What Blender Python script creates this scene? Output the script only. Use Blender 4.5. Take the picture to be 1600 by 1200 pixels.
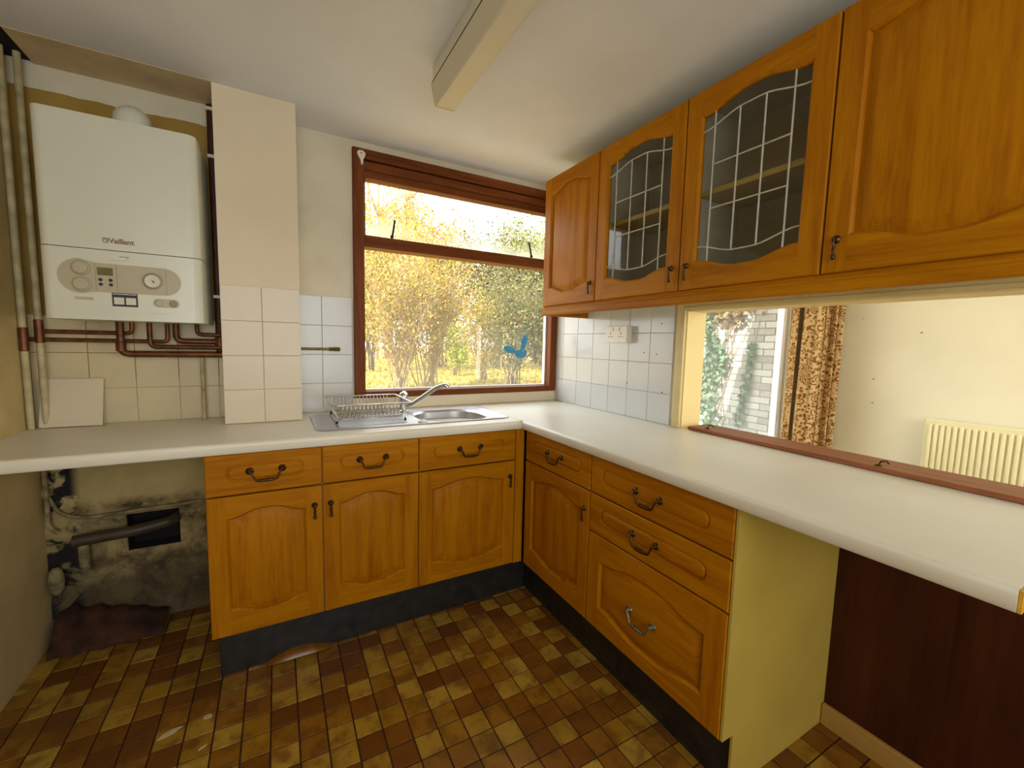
import bpy, bmesh, math, random
import numpy as np
from mathutils import Vector, Matrix
random.seed(7)
rng = np.random.default_rng(11)
for o in list(bpy.data.objects): bpy.data.objects.remove(o)
scene = bpy.context.scene
COL = scene.collection
PI = math.pi
# ------------------------------------------------------------------ camera
CAM = Vector((-1.6466, -2.3791, 1.2871)); FPX = 662.7
yaw, pitch, roll = [math.radians(a) for a in (28.967, -5.482, 1.373)]
fwd = Vector((math.sin(yaw)*math.cos(pitch), math.cos(yaw)*math.cos(pitch), math.sin(pitch)))
rgt = Vector((math.cos(yaw), -math.sin(yaw), 0)); upv = rgt.cross(fwd)
rgt, upv = math.cos(roll)*rgt+math.sin(roll)*upv, -math.sin(roll)*rgt+math.cos(roll)*upv
cd = bpy.data.cameras.new('camera'); cam = bpy.data.objects.new('camera', cd); COL.objects.link(cam)
cd.sensor_width = 36; cd.lens = FPX/1600*36; cd.clip_start = .02; cd.clip_end = 200
cam.matrix_world = Matrix(((rgt.x, upv.x, -fwd.x, CAM.x), (rgt.y, upv.y, -fwd.y, CAM.y), (rgt.z, upv.z, -fwd.z, CAM.z), (0, 0, 0, 1)))
scene.camera = cam
def proj(p):
    d = Vector(p)-CAM; z = d.dot(fwd)
    if z < .05: return None
    return 800+FPX*d.dot(rgt)/z, 600-FPX*d.dot(upv)/z
# ------------------------------------------------------------------ world, sun, area lights, exposure
W = bpy.data.worlds.new('sky'); scene.world = W; W.use_nodes = True
bg = W.node_tree.nodes['Background']; bg.inputs[0].default_value = (.90, .95, 1.0, 1); bg.inputs[1].default_value = 3.6
sl = bpy.data.lights.new('sun', 'SUN'); sun = bpy.data.objects.new('sun', sl); COL.objects.link(sun)
sl.energy = 10.5; sl.angle = math.radians(.6); sl.color = (1, .94, .80)
sun.rotation_euler = Vector((.78, .14, -.60)).to_track_quat('-Z', 'Y').to_euler()
def area(name, loc, aim, sx, sy, energy, color):
    l = bpy.data.lights.new(name, 'AREA'); o = bpy.data.objects.new(name, l); COL.objects.link(o)
    l.shape = 'RECTANGLE'; l.size = sx; l.size_y = sy; l.energy = energy; l.color = color
    o.location = loc; o.rotation_euler = (Vector(aim)-Vector(loc)).to_track_quat('-Z', 'Y').to_euler()
    return o
area('rear_fill', (-1.55, -4.05, 1.45), (-1.5, 0, 1.5), 1.75, 1.5, 26, (.96, 1, 1.04))  # added fill lamp behind the camera; the rear wall has no doorway
area('dining_fill', (2.3, -4.05, 1.4), (2.2, 0, 1.2), 2.0, 1.8, 58, (1, .96, .86))  # added fill lamp before the solid rear wall, brightens the dining room
vs = scene.view_settings
vs.view_transform = 'Standard'; vs.look = 'None'; vs.gamma = 1; vs.use_curve_mapping = False; vs.exposure = 0.44
# ------------------------------------------------------------------ materials
def srgb(*c):
    return tuple((v/255/12.92 if v/255 <= .04045 else ((v/255+.055)/1.055)**2.4) for v in c)+(1,)
class NT:
    def __init__(s, name):
        s.m = bpy.data.materials.new(name); s.m.use_nodes = True; s.t = s.m.node_tree
        s.b = s.t.nodes['Principled BSDF']; s.out = s.t.nodes['Material Output']
    def n(s, typ, ins=None, **props):
        nd = s.t.nodes.new('ShaderNode'+typ)
        for k, v in props.items(): setattr(nd, k, v)
        for k, v in (ins or {}).items(): s.set(nd, k, v)
        return nd
    def set(s, nd, k, v):
        if hasattr(v, 'is_output') or isinstance(v, bpy.types.NodeSocket): s.t.links.new(v, nd.inputs[k])
        else: nd.inputs[k].default_value = v
    def P(s, **kw):
        nm = dict(col='Base Color', rough='Roughness', metal='Metallic', spec='Specular IOR Level', normal='Normal', trans='Transmission Weight', coat='Coat Weight', alpha='Alpha')
        for k, v in kw.items(): s.set(s.b, nm[k], v)
        return s
    def noise(s, vec=None, scale=5., detail=3., rough=.5, dist=0.):
        i = dict(Scale=scale, Detail=detail, Roughness=rough, Distortion=dist)
        if vec is not None: i['Vector'] = vec
        return s.n('TexNoise', i)
    def ramp(s, fac, stops):
        r = s.n('ValToRGB', {'Fac': fac}); e = r.color_ramp.elements
        while len(e) < len(stops): e.new(.5)
        for x, (p, c) in zip(e, stops): x.position = p; x.color = c
        return r.outputs[0]
    def mix(s, fac, a, b, blend='MIX'):
        m = s.n('Mix', data_type='RGBA', blend_type=blend)
        s.set(m, 0, fac); s.set(m, 6, a); s.set(m, 7, b); return m.outputs[2]
    def math(s, op, a, b=0.):
        m = s.n('Math', operation=op); s.set(m, 0, a); s.set(m, 1, b); return m.outputs[0]
    def bump(s, h, strength=.2, dist=.01):
        return s.n('Bump', {'Height': h, 'Strength': strength, 'Distance': dist}).outputs[0]
    def obj(s): return s.n('TexCoord').outputs['Object']
    def pos(s): return s.n('NewGeometry').outputs['Position']
    def mapping(s, vec, scale=(1, 1, 1), loc=(0, 0, 0)):
        return s.n('Mapping', {'Vector': vec, 'Scale': scale, 'Location': loc}).outputs[0]
    def smooth(s, v, a, b):
        return s.n('MapRange', {'Value': v, 'From Min': a, 'From Max': b}, interpolation_type='SMOOTHSTEP').outputs[0]
def plain(name, c, rough=.5, metal=0., spec=.5, var=.08, scale=9., bump=0.):
    t = NT(name); nz = t.noise(t.obj(), scale, 4)
    d = tuple(v*(1-var*2) for v in c[:3])+(1,); l = tuple(min(1, v*(1+var)) for v in c[:3])+(1,)
    t.P(col=t.ramp(nz.outputs['Fac'], [(.3, d), (.7, l)]), rough=rough, metal=metal, spec=spec)
    if bump: t.P(normal=t.bump(t.noise(t.obj(), scale*12, 3).outputs['Fac'], bump, .002))
    return t.m
def wood(name, dark, mid, light, axis='Z', rough=.46, scale=1., coat=.0):
    t = NT(name); rnd = t.n('ObjectInfo').outputs['Random']
    off = t.n('CombineXYZ', {'X': t.math('MULTIPLY', rnd, 7.), 'Y': t.math('MULTIPLY', rnd, 13.), 'Z': t.math('MULTIPLY', rnd, 5.)}).outputs[0]
    v = t.n('VectorMath', {0: t.obj(), 1: off}, operation='ADD').outputs[0]
    sc = {'Z': (1, 1, .07), 'X': (.07, 1, 1), 'Y': (1, .07, 1)}[axis]
    mv = t.mapping(v, sc)
    n1 = t.noise(mv, 26*scale, 4, .55, .5); n2 = t.noise(mv, 150*scale, 3, .6); n3 = t.noise(v, 3.2, 2)
    f = t.math('ADD', t.math('MULTIPLY', n1.outputs['Fac'], .65), t.math('MULTIPLY', n2.outputs['Fac'], .35))
    c = t.ramp(f, [(.32, dark), (.5, mid), (.68, light)])
    c = t.mix(t.math('MULTIPLY', t.smooth(n3.outputs['Fac'], .45, .75), .25), c, dark)
    t.P(col=c, rough=rough, normal=t.bump(n2.outputs['Fac'], .08, .002), coat=coat, spec=.1)
    t.set(t.b, 'Coat Roughness', .25)
    return t.m
WD, WM, WL = srgb(148, 85, 4), srgb(171, 108, 5), srgb(184, 122, 9)
M = {}
M['wood_v'] = wood('cabinet_wood_vertical', WD, WM, WL, 'Z')
M['wood_h'] = wood('cabinet_wood_horizontal', WD, WM, WL, 'X')
M['mahog_v'] = wood('window_wood_vertical', srgb(88, 46, 20), srgb(118, 64, 30), srgb(136, 78, 38), 'Z', .4)
M['mahog_h'] = wood('window_wood_horizontal', srgb(88, 46, 20), srgb(118, 64, 30), srgb(136, 78, 38), 'X', .4)
M['sill_wood'] = wood('sill_wood', srgb(124, 70, 42), srgb(150, 92, 60), srgb(168, 110, 76), 'Y', .4)
M['brown_board'] = wood('brown_board', srgb(52, 24, 12), srgb(66, 32, 16), srgb(78, 40, 20), 'Z', .45, .5, .05)
M['skirt'] = wood('skirting_wood', srgb(150, 112, 52), srgb(168, 130, 66), srgb(180, 142, 78), 'Y', .5, .6, 0)
M['ceiling'] = plain('ceiling_paint', srgb(234, 236, 236), .85, var=.03, scale=3, bump=.15)
M['ceil_patch'] = plain('old_ceiling_paint', srgb(226, 204, 164), .85, var=.1, scale=5)
M['hole_shade'] = plain('painted_hole_shade', srgb(18, 12, 14), .9)  # near-black colour standing in for the shade inside holes
M['wall_cream'] = plain('wall_paint_cream', srgb(226, 218, 192), .8, var=.03, scale=2.5, bump=.12)
M['wall_plaster'] = plain('left_wall_plaster', srgb(214, 190, 132), .85, var=.1, scale=5, bump=.3)
M['dining_wall'] = plain('dining_wall_paint', srgb(238, 231, 204), .8, var=.03, scale=2)
M['jamb'] = plain('jamb_paint', srgb(240, 218, 150), .5, var=.02, scale=2)
M['arch'] = plain('architrave_paint', srgb(216, 196, 138), .45, var=.05, scale=6)
M['tile'] = plain('white_glazed_tile', srgb(208, 208, 204), .16, var=.02, scale=4)
M['tile_old'] = plain('old_matt_tile', srgb(214, 198, 158), .32, var=.05, scale=5)
M['tile_boxing'] = plain('cream_tile', srgb(222, 208, 180), .3, var=.025, scale=4)
M['boxing'] = plain('boxing_paint', srgb(234, 220, 190), .7, var=.03, scale=3, bump=.08)
M['white_metal'] = plain('white_enamel', srgb(222, 222, 204), .3, var=.01)
M['panel_grey'] = plain('boiler_panel_plastic', srgb(186, 176, 146), .35, var=.02)
M['panel_dark'] = plain('boiler_dial_ring', srgb(150, 136, 108), .4, var=.02)
M['lcd'] = plain('lcd_glass', srgb(112, 110, 66), .2, var=.1, scale=60)
M['ink'] = plain('dark_print', srgb(44, 36, 52), .5)
M['badge'] = plain('badge_print', srgb(146, 124, 96), .4)
M['paper'] = plain('label_paper', srgb(226, 222, 206), .6)
M['white_plastic'] = plain('white_plastic', srgb(232, 226, 210), .35, var=.02)
M['yellow_plastic'] = plain('aged_diffuser', srgb(222, 216, 194), .4, var=.04, scale=3)
M['gap'] = plain('dark_seam', srgb(70, 56, 30), .7)
M['black'] = plain('plinth_black', srgb(34, 34, 32), .42, var=.35, scale=22)
M['rubber'] = plain('black_rubber', srgb(20, 20, 20), .6)
M['carcass'] = plain('cabinet_carcass', srgb(180, 172, 152), .5, var=.02)
M['endpanel'] = plain('cream_end_panel', srgb(190, 162, 70), .5, var=.04, scale=6)
M['antique'] = plain('antique_brass', srgb(92, 70, 42), .35, .9, var=.3, scale=90)
M['pewter'] = plain('worn_handle_metal', srgb(140, 136, 112), .35, .8, var=.2, scale=90)
M['copper'] = plain('tarnished_copper', srgb(116, 70, 38), .42, .55, var=.3, scale=30)
M['darkpipe'] = plain('dark_brown_pipe', srgb(72, 34, 22), .5, .2, var=.25, scale=12)
M['paintpipe'] = plain('grimy_painted_pipe', srgb(190, 176, 132), .55, var=.18, scale=16)
M['shadedpipe'] = plain('shaded_recess_pipe', srgb(150, 134, 90), .7, var=.35, scale=24)  # darker copy of the painted pipe, recess shade put into its colour
M['chipmark'] = plain('chipped_plaster', srgb(150, 130, 96), .9)
M['waste'] = plain('grey_waste_pipe', srgb(70, 58, 40), .5, var=.2, scale=20)
M['chrome'] = plain('chrome', srgb(200, 200, 200), .16, 1., var=.02)
M['wire'] = plain('plated_wire', srgb(205, 200, 190), .25, .85, var=.05)
M['lead'] = plain('lead_came', srgb(186, 184, 168), .45, .0, var=.1, scale=40)
M['pvc'] = plain('white_pvc', srgb(240, 240, 240), .3, var=.01)
M['blue'] = plain('blue_film', srgb(70, 160, 206), .4, var=.12, scale=60)
M['radiator'] = plain('radiator_enamel', srgb(238, 228, 184), .35, var=.01)
M['chip'] = plain('worktop_edging', srgb(210, 160, 40), .5, var=.1, scale=60)
M['rust'] = plain('reddish_slab', srgb(72, 40, 20), .95, var=.4, scale=14, bump=.6)
M['brass'] = plain('green_brass', srgb(128, 112, 62), .4, .7, var=.2, scale=60)
M['bark'] = plain('bark', srgb(112, 96, 74), .9, var=.3, scale=20)
M['bark_pale'] = plain('pale_bark', srgb(150, 128, 92), .9, var=.2, scale=10)
M['ivybark'] = plain('ivy_stem', srgb(128, 110, 96), .9, var=.2, scale=20)
M['litter'] = plain('paint_flake', srgb(206, 190, 140), .8)
def make_worktop(name):
    t = NT(name); v = t.obj(); n1 = t.noise(v, 2.2, 4); n2 = t.noise(t.mapping(v, (14, 60, 10)), 3., 3, .6)
    c = t.ramp(n1.outputs['Fac'], [(.3, srgb(224, 218, 198)), (.7, srgb(238, 234, 220))])
    c = t.mix(t.math('MULTIPLY', t.smooth(n2.outputs['Fac'], .66, .74), .3), c, srgb(170, 158, 128))
    t.P(col=c, rough=t.math('ADD', .2, t.math('MULTIPLY', n1.outputs['Fac'], .25)), spec=.5); return t.m
M['worktop'] = make_worktop('worktop_laminate')
def steel(name):
    t = NT(name); v = t.mapping(t.obj(), (3, 60, 3)); n = t.noise(v, 8, 3)
    t.P(col=srgb(200, 200, 204), metal=1., rough=t.math('ADD', .24, t.math('MULTIPLY', n.outputs['Fac'], .2))); return t.m
M['steel'] = steel('brushed_steel')
def wall_back_mat():
    t = NT('back_wall_paint'); p = t.pos(); x = t.n('SeparateXYZ', {0: p}); X, Z = x.outputs[0], x.outputs[2]
    nz = t.noise(p, 5, 5); edge = t.math('MULTIPLY', t.math('SUBTRACT', t.noise(p, 9, 3).outputs['Fac'], .5), .03)
    cream = t.ramp(nz.outputs['Fac'], [(.3, srgb(216, 208, 180)), (.7, srgb(230, 223, 200))])
    must = t.ramp(nz.outputs['Fac'], [(.3, srgb(150, 118, 46)), (.7, srgb(178, 146, 70))])
    zz = t.math('ADD', Z, edge)
    niche = t.math('MULTIPLY', t.math('LESS_THAN', X, -1.85), t.math('MULTIPLY', t.math('LESS_THAN', zz, 2.205), t.math('GREATER_THAN', Z, 1.1)))
    c = t.mix(niche, cream, must)
    # bare dirty plaster under the worktop
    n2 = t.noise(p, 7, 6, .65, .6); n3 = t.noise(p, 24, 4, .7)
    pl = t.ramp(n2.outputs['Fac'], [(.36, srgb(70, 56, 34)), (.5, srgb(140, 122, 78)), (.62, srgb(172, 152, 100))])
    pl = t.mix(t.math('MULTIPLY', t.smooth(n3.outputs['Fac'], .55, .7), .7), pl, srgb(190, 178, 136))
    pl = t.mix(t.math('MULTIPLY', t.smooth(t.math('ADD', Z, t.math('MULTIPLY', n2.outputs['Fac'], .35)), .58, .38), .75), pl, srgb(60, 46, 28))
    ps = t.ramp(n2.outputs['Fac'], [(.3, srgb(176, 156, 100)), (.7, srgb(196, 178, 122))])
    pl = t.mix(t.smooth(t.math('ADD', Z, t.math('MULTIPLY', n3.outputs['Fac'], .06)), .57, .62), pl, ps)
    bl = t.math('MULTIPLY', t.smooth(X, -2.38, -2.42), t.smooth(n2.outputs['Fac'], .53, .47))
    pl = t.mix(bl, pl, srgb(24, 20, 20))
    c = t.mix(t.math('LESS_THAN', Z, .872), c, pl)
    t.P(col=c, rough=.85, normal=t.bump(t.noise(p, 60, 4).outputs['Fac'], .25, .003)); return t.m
M['wall_back'] = wall_back_mat()
def floor_tile_mat(name, island):
    t = NT(name)
    if island: rnd = t.n('NewGeometry').outputs['Random Per Island']
    else: rnd = t.n('ObjectInfo').outputs['Random']
    p = t.pos()
    off = t.n('CombineXYZ', {'X': t.math('MULTIPLY', rnd, 31.), 'Y': t.math('MULTIPLY', rnd, 17.), 'Z': rnd}).outputs[0]
    v = t.n('VectorMath', {0: p, 1: off}, operation='ADD').outputs[0]
    n = t.noise(v, 14, 3, .6, .4)
    c = t.ramp(rnd, [(0, srgb(104, 60, 18)), (.25, srgb(128, 80, 22)), (.5, srgb(146, 100, 28)), (.75, srgb(162, 122, 32)), (1, srgb(182, 148, 58))])
    f = t.math('MULTIPLY', t.smooth(n.outputs['Fac'], .42, .68), .7)
    c = t.mix(f, c, srgb(100, 58, 18))
    c = t.mix(t.math('MULTIPLY', t.smooth(t.noise(p, 5, 3).outputs['Fac'], .5, .75), .35), c, srgb(70, 50, 26))
    t.P(col=c, rough=t.math('ADD', .2, t.math('MULTIPLY', n.outputs['Fac'], .2)), spec=.55, normal=t.bump(n.outputs['Fac'], .15, .002)); return t.m
M['ftile'] = floor_tile_mat('floor_tile', False); M['ftile_i'] = floor_tile_mat('floor_tile_joined', True)
M['grout'] = plain('floor_grout', srgb(62, 34, 14), .7, var=.2, scale=20)
def glass(name, tint, gloss_rough=.02, haze=None, refl=1.):
    t = NT(name); t.t.nodes.remove(t.b)
    tr = t.n('BsdfTransparent', {'Color': tint}); gl = t.n('BsdfGlossy', {'Color': (1, 1, 1, 1), 'Roughness': gloss_rough})
    lw = t.n('LayerWeight', {'Blend': .5}).outputs['Facing']
    fr = t.math('MULTIPLY', t.math('ADD', .045, t.math('MULTIPLY', t.math('POWER', lw, 5.), .9)), refl)
    m = t.n('MixShader', {0: fr, 1: tr.outputs[0], 2: gl.outputs[0]}); s = m.outputs[0]
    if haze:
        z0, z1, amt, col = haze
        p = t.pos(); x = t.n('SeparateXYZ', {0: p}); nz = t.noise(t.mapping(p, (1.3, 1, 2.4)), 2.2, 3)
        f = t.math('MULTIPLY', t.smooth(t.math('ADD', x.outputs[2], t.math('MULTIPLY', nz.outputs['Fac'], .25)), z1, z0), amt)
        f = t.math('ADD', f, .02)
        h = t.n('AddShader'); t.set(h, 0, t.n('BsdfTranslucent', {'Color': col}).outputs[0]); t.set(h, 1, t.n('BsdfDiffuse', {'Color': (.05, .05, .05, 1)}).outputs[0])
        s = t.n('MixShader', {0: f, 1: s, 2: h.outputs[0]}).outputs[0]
    t.t.links.new(s, t.out.inputs[0]); return t.m
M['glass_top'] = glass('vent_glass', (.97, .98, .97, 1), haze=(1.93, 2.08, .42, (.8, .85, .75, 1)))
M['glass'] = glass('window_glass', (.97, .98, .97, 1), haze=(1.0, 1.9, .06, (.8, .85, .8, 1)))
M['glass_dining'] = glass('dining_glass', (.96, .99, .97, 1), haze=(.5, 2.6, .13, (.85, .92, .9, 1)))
M['cab_glass'] = glass('cabinet_glass', (.80, .80, .76, 1), .03)
def leaf(name, stops, rough=.55, transl=.35):
    t = NT(name); r = t.n('NewGeometry').outputs['Random Per Island']
    c = t.ramp(r, stops); t.P(col=c, rough=rough)
    tl = t.n('BsdfTranslucent', {'Color': c}); m = t.n('MixShader', {0: transl, 1: t.b.outputs[0], 2: tl.outputs[0]})
    t.t.links.new(m.outputs[0], t.out.inputs[0]); return t.m
def dim(c, k=.62): return tuple(v*k for v in c[:3])+(1,)
M['leaf_gold'] = leaf('golden_leaves', [(0, dim(srgb(170, 120, 40))), (.4, dim(srgb(226, 176, 66))), (.75, dim(srgb(226, 214, 80))), (1, dim(srgb(176, 196, 50)))])
M['leaf_brown'] = leaf('brown_twigs_leaves', [(0, dim(srgb(140, 96, 48))), (.4, dim(srgb(206, 156, 76))), (.7, dim(srgb(226, 204, 96))), (1, dim(srgb(176, 196, 60)))])
M['leaf_olive'] = leaf('olive_leaves', [(0, dim(srgb(80, 84, 46))), (.5, dim(srgb(136, 136, 70))), (1, dim(srgb(186, 170, 96)))])
M['leaf_lime'] = leaf('lime_leaves', [(0, dim(srgb(130, 150, 30))), (.5, dim(srgb(184, 204, 50))), (1, dim(srgb(220, 226, 90)))])
M['leaf_ivy'] = leaf('ivy_leaves', [(0, srgb(44, 70, 48)), (.5, srgb(78, 108, 76)), (1, srgb(124, 150, 112))], .35, .15)
M['leaf_rust'] = leaf('dry_ivy_leaves', [(0, srgb(78, 58, 36)), (.5, srgb(116, 92, 58)), (1, srgb(146, 126, 86))], .6, .15)
M['grass'] = leaf('grass_blades', [(0, dim(srgb(180, 150, 60))), (.5, dim(srgb(220, 190, 80))), (1, dim(srgb(180, 190, 70)))])
M['ground'] = plain('garden_soil', dim(srgb(206, 170, 80)), .95, var=.3, scale=3)
def brick_mat():
    t = NT('pale_brick'); r = t.n('ObjectInfo').outputs['Random']
    c = t.ramp(r, [(0, srgb(140, 134, 124)), (.5, srgb(172, 168, 160)), (1, srgb(192, 190, 186))])
    n = t.noise(t.obj(), 40, 4); c = t.mix(t.math('MULTIPLY', n.outputs['Fac'], .4), c, srgb(96, 88, 78))
    t.P(col=c, rough=.9, normal=t.bump(n.outputs['Fac'], .4, .004)); return t.m
M['brick'] = brick_mat(); M['mortar'] = plain('mortar', srgb(120, 116, 108), .95)
def curtain_mat():
    t = NT('floral_curtain'); uv = t.n('UVMap').outputs[0]
    w = t.n('VectorMath', {0: uv, 1: t.n('VectorMath', {0: t.noise(uv, 22, 2).outputs['Color'], 1: (.03, .03, .03)}, operation='MULTIPLY').outputs[0]}, operation='ADD').outputs[0]
    v1 = t.n('TexVoronoi', {'Vector': w, 'Scale': 10.5}); v2 = t.n('TexVoronoi', {'Vector': w, 'Scale': 30.})
    d = v1.outputs['Distance']
    ring = t.math('MULTIPLY', t.math('ADD', t.math('SINE', t.math('MULTIPLY', d, 34.)), 1.), .5)
    big = t.math('MULTIPLY', ring, t.smooth(d, .62, .5)); sm = t.math('MULTIPLY', t.smooth(v2.outputs['Distance'], .52, .36), t.smooth(d, .45, .62))
    f = t.math('MAXIMUM', t.smooth(big, .35, .6), sm)
    c = t.mix(f, srgb(230, 202, 144), srgb(156, 94, 34))
    t.P(col=c, rough=.9)
    tl = t.n('BsdfTranslucent', {'Color': c}); m = t.n('MixShader', {0: .3, 1: t.b.outputs[0], 2: tl.outputs[0]})
    t.t.links.new(m.outputs[0], t.out.inputs[0]); return t.m
M['curtain'] = curtain_mat()
# ------------------------------------------------------------------ helpers
def link(name, me, mats, parent=None, loc=None, smooth=False):
    o = bpy.data.objects.new(name, me); COL.objects.link(o)
    if not isinstance(mats, (list, tuple)): mats = [mats]
    if not me.materials:
        for m in mats: me.materials.append(M[m] if isinstance(m, str) else m)
    if parent is not None: o.parent = parent
    if loc is not None: o.location = loc
    if smooth:
        for p in me.polygons: p.use_smooth = True
    return o
def obj(name, bm, mats, parent=None, world=False, smooth=False, angle=None, loc=None):
    """bm -> one mesh object; world=True: bm is in world coordinates and parent is an unrotated Empty"""
    if world and parent is not None:
        off = Vector(parent.location); p = parent.parent
        while p: off += Vector(p.location); p = p.parent
        bmesh.ops.translate(bm, verts=bm.verts, vec=-off)
    bmesh.ops.recalc_face_normals(bm, faces=bm.faces)
    me = bpy.data.meshes.new(name); bm.to_mesh(me); bm.free()
    if angle is not None:
        me.polygons.foreach_set('use_smooth', [True]*len(me.polygons)); me.set_sharp_from_angle(angle=math.radians(angle))
    return link(name, me, mats, parent, loc, smooth)
def raw(name, verts, faces, mats, parent=None, smooth=False):
    me = bpy.data.meshes.new(name); me.from_pydata([tuple(v) for v in verts], [], [tuple(f) for f in faces]); me.update()
    return link(name, me, mats, parent, None, smooth)
def tag(o, label=None, cat=None, group=None, kind=None):
    if label: o['label'] = label
    if cat: o['category'] = cat
    if group: o['group'] = group
    if kind: o['kind'] = kind
    return o
def thing(name, label, cat, loc=(0, 0, 0), rz=0., group=None):
    o = bpy.data.objects.new(name, None); COL.objects.link(o); o.location = loc; o.rotation_euler = (0, 0, rz)
    o.empty_display_size = .05
    return tag(o, label, cat, group)
def B(): return bmesh.new()
def box(bm, x0, x1, y0, y1, z0, z1, bev=0., mi=0):
    vs_ = [bm.verts.new((x, y, z)) for x in (x0, x1) for y in (y0, y1) for z in (z0, z1)]
    F = [(0, 1, 3, 2), (4, 6, 7, 5), (0, 4, 5, 1), (2, 3, 7, 6), (0, 2, 6, 4), (1, 5, 7, 3)]
    fs = [bm.faces.new([vs_[i] for i in f]) for f in F]
    for f in fs: f.material_index = mi
    if bev:
        es = {e for f in fs for e in f.edges}
        bmesh.ops.bevel(bm, geom=list(es), offset=bev, segments=2, affect='EDGES', profile=.5)
    return bm
def bx(x0, x1, y0, y1, z0, z1, bev=0.): return box(B(), x0, x1, y0, y1, z0, z1, bev)
def frame_of(d):
    d = Vector(d).normalized(); a = Vector((0, 0, 1)) if abs(d.z) < .9 else Vector((1, 0, 0))
    u = d.cross(a).normalized(); return u, d.cross(u).normalized()
def tube(bm, pts, r, n=10, cap=True, mi=0):
    pts = [Vector(p) for p in pts]; rs = r if isinstance(r, (list, tuple)) else [r]*len(pts); rings = []
    u = None
    for i, p in enumerate(pts):
        d = (pts[min(i+1, len(pts)-1)]-pts[max(i-1, 0)])
        if u is None: u, v = frame_of(d)
        else:
            d.normalize(); u = (u-d*u.dot(d)); u = u.normalized() if u.length > 1e-6 else frame_of(d)[0]; v = d.cross(u)
        rings.append([bm.verts.new(p+rs[i]*(math.cos(2*PI*k/n)*u+math.sin(2*PI*k/n)*v)) for k in range(n)])
    for a, b in zip(rings, rings[1:]):
        for k in range(n): bm.faces.new((a[k], a[(k+1) % n], b[(k+1) % n], b[k])).material_index = mi
    if cap:
        bm.faces.new(rings[0][::-1]).material_index = mi; bm.faces.new(rings[-1]).material_index = mi
    return bm
def rounded(pts, rad=.03, seg=5):
    pts = [Vector(p) for p in pts]; out = [pts[0]]
    for a, b, c in zip(pts, pts[1:], pts[2:]):
        r = min(rad, (a-b).length*.49, (c-b).length*.49); p = b+(a-b).normalized()*r; q = b+(c-b).normalized()*r
        for k in range(seg+1):
            t = k/seg; out.append(p*(1-t)**2+b*2*t*(1-t)+q*t*t)
    return out+[pts[-1]]
def lathe(bm, prof, axis=(0, 0, 1), at=(0, 0, 0), n=20, mi=0):
    d = Vector(axis).normalized(); u, v = frame_of(d); at = Vector(at); rings = []
    for r, h in prof: rings.append([bm.verts.new(at+d*h+max(r, 1e-5)*(math.cos(2*PI*k/n)*u+math.sin(2*PI*k/n)*v)) for k in range(n)])
    for a, b in zip(rings, rings[1:]):
        for k in range(n): bm.faces.new((a[k], a[(k+1) % n], b[(k+1) % n], b[k])).material_index = mi
    bm.faces.new(rings[0][::-1]).material_index = mi; bm.faces.new(rings[-1]).material_index = mi
    return bm
def prism(bm, poly, axis, a0, a1, mi=0):
    """extrude 2D polygon along axis; poly coords are the other two axes in xyz order"""
    def P(p, a): return {'x': (a, p[0], p[1]), 'y': (p[0], a, p[1]), 'z': (p[0], p[1], a)}[axis]
    A = [bm.verts.new(P(p, a0)) for p in poly]; C = [bm.verts.new(P(p, a1)) for p in poly]; n = len(poly)
    bm.faces.new(A).material_index = mi; bm.faces.new(C[::-1]).material_index = mi
    for i in range(n): bm.faces.new((A[i], A[(i+1) % n], C[(i+1) % n], C[i])).material_index = mi
    return bm
def rrect(x0, x1, y0, y1, r, n=6):
    out = []
    for cx, cy, a in ((x1-r, y0+r, -90), (x1-r, y1-r, 0), (x0+r, y1-r, 90), (x0+r, y0+r, 180)):
        for k in range(n+1):
            t = math.radians(a+90*k/n); out.append((cx+r*math.cos(t), cy+r*math.sin(t)))
    return out
def grid_wall(bm, us, zs, t0, t1, holes, axis):
    """wall of boxes on a grid minus holes; axis 'x' = runs along x (t = y), 'y' = runs along y (t = x)"""
    us = sorted(set(us)); zs = sorted(set(zs))
    for a, b in zip(us, us[1:]):
        for c, d in zip(zs, zs[1:]):
            if any(a >= h[0]-1e-6 and b <= h[1]+1e-6 and c >= h[2]-1e-6 and d <= h[3]+1e-6 for h in holes): continue
            if axis == 'x': box(bm, a, b, t0, t1, c, d)
            else: box(bm, t0, t1, a, b, c, d)
    bmesh.ops.remove_doubles(bm, verts=bm.verts, dist=1e-5)
    seen = {}; kill = []
    for f in bm.faces:
        k = tuple(sorted(v.index for v in f.verts)); 
    bm.verts.index_update()
    for f in bm.faces: seen.setdefault(tuple(sorted(v.index for v in f.verts)), []).append(f)
    for fs in seen.values():
        if len(fs) > 1: kill += fs
    if kill: bmesh.ops.delete(bm, geom=kill, context='FACES')
    return bm
def struct(o, label=None): return tag(o, label, kind='structure')
def text_mesh(name, body, size, mat, parent, M4):
    c = bpy.data.curves.new(name, 'FONT'); c.body = body; c.size = size; c.align_x = 'CENTER'; c.align_y = 'CENTER'; c.extrude = .0004; c.offset = .0009
    o = bpy.data.objects.new(name, c); COL.objects.link(o)
    dg = bpy.context.evaluated_depsgraph_get(); me = bpy.data.meshes.new_from_object(o.evaluated_get(dg))
    bpy.data.objects.remove(o); me.transform(M4); me.materials.clear()
    return link(name, me, mat, parent)
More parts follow.
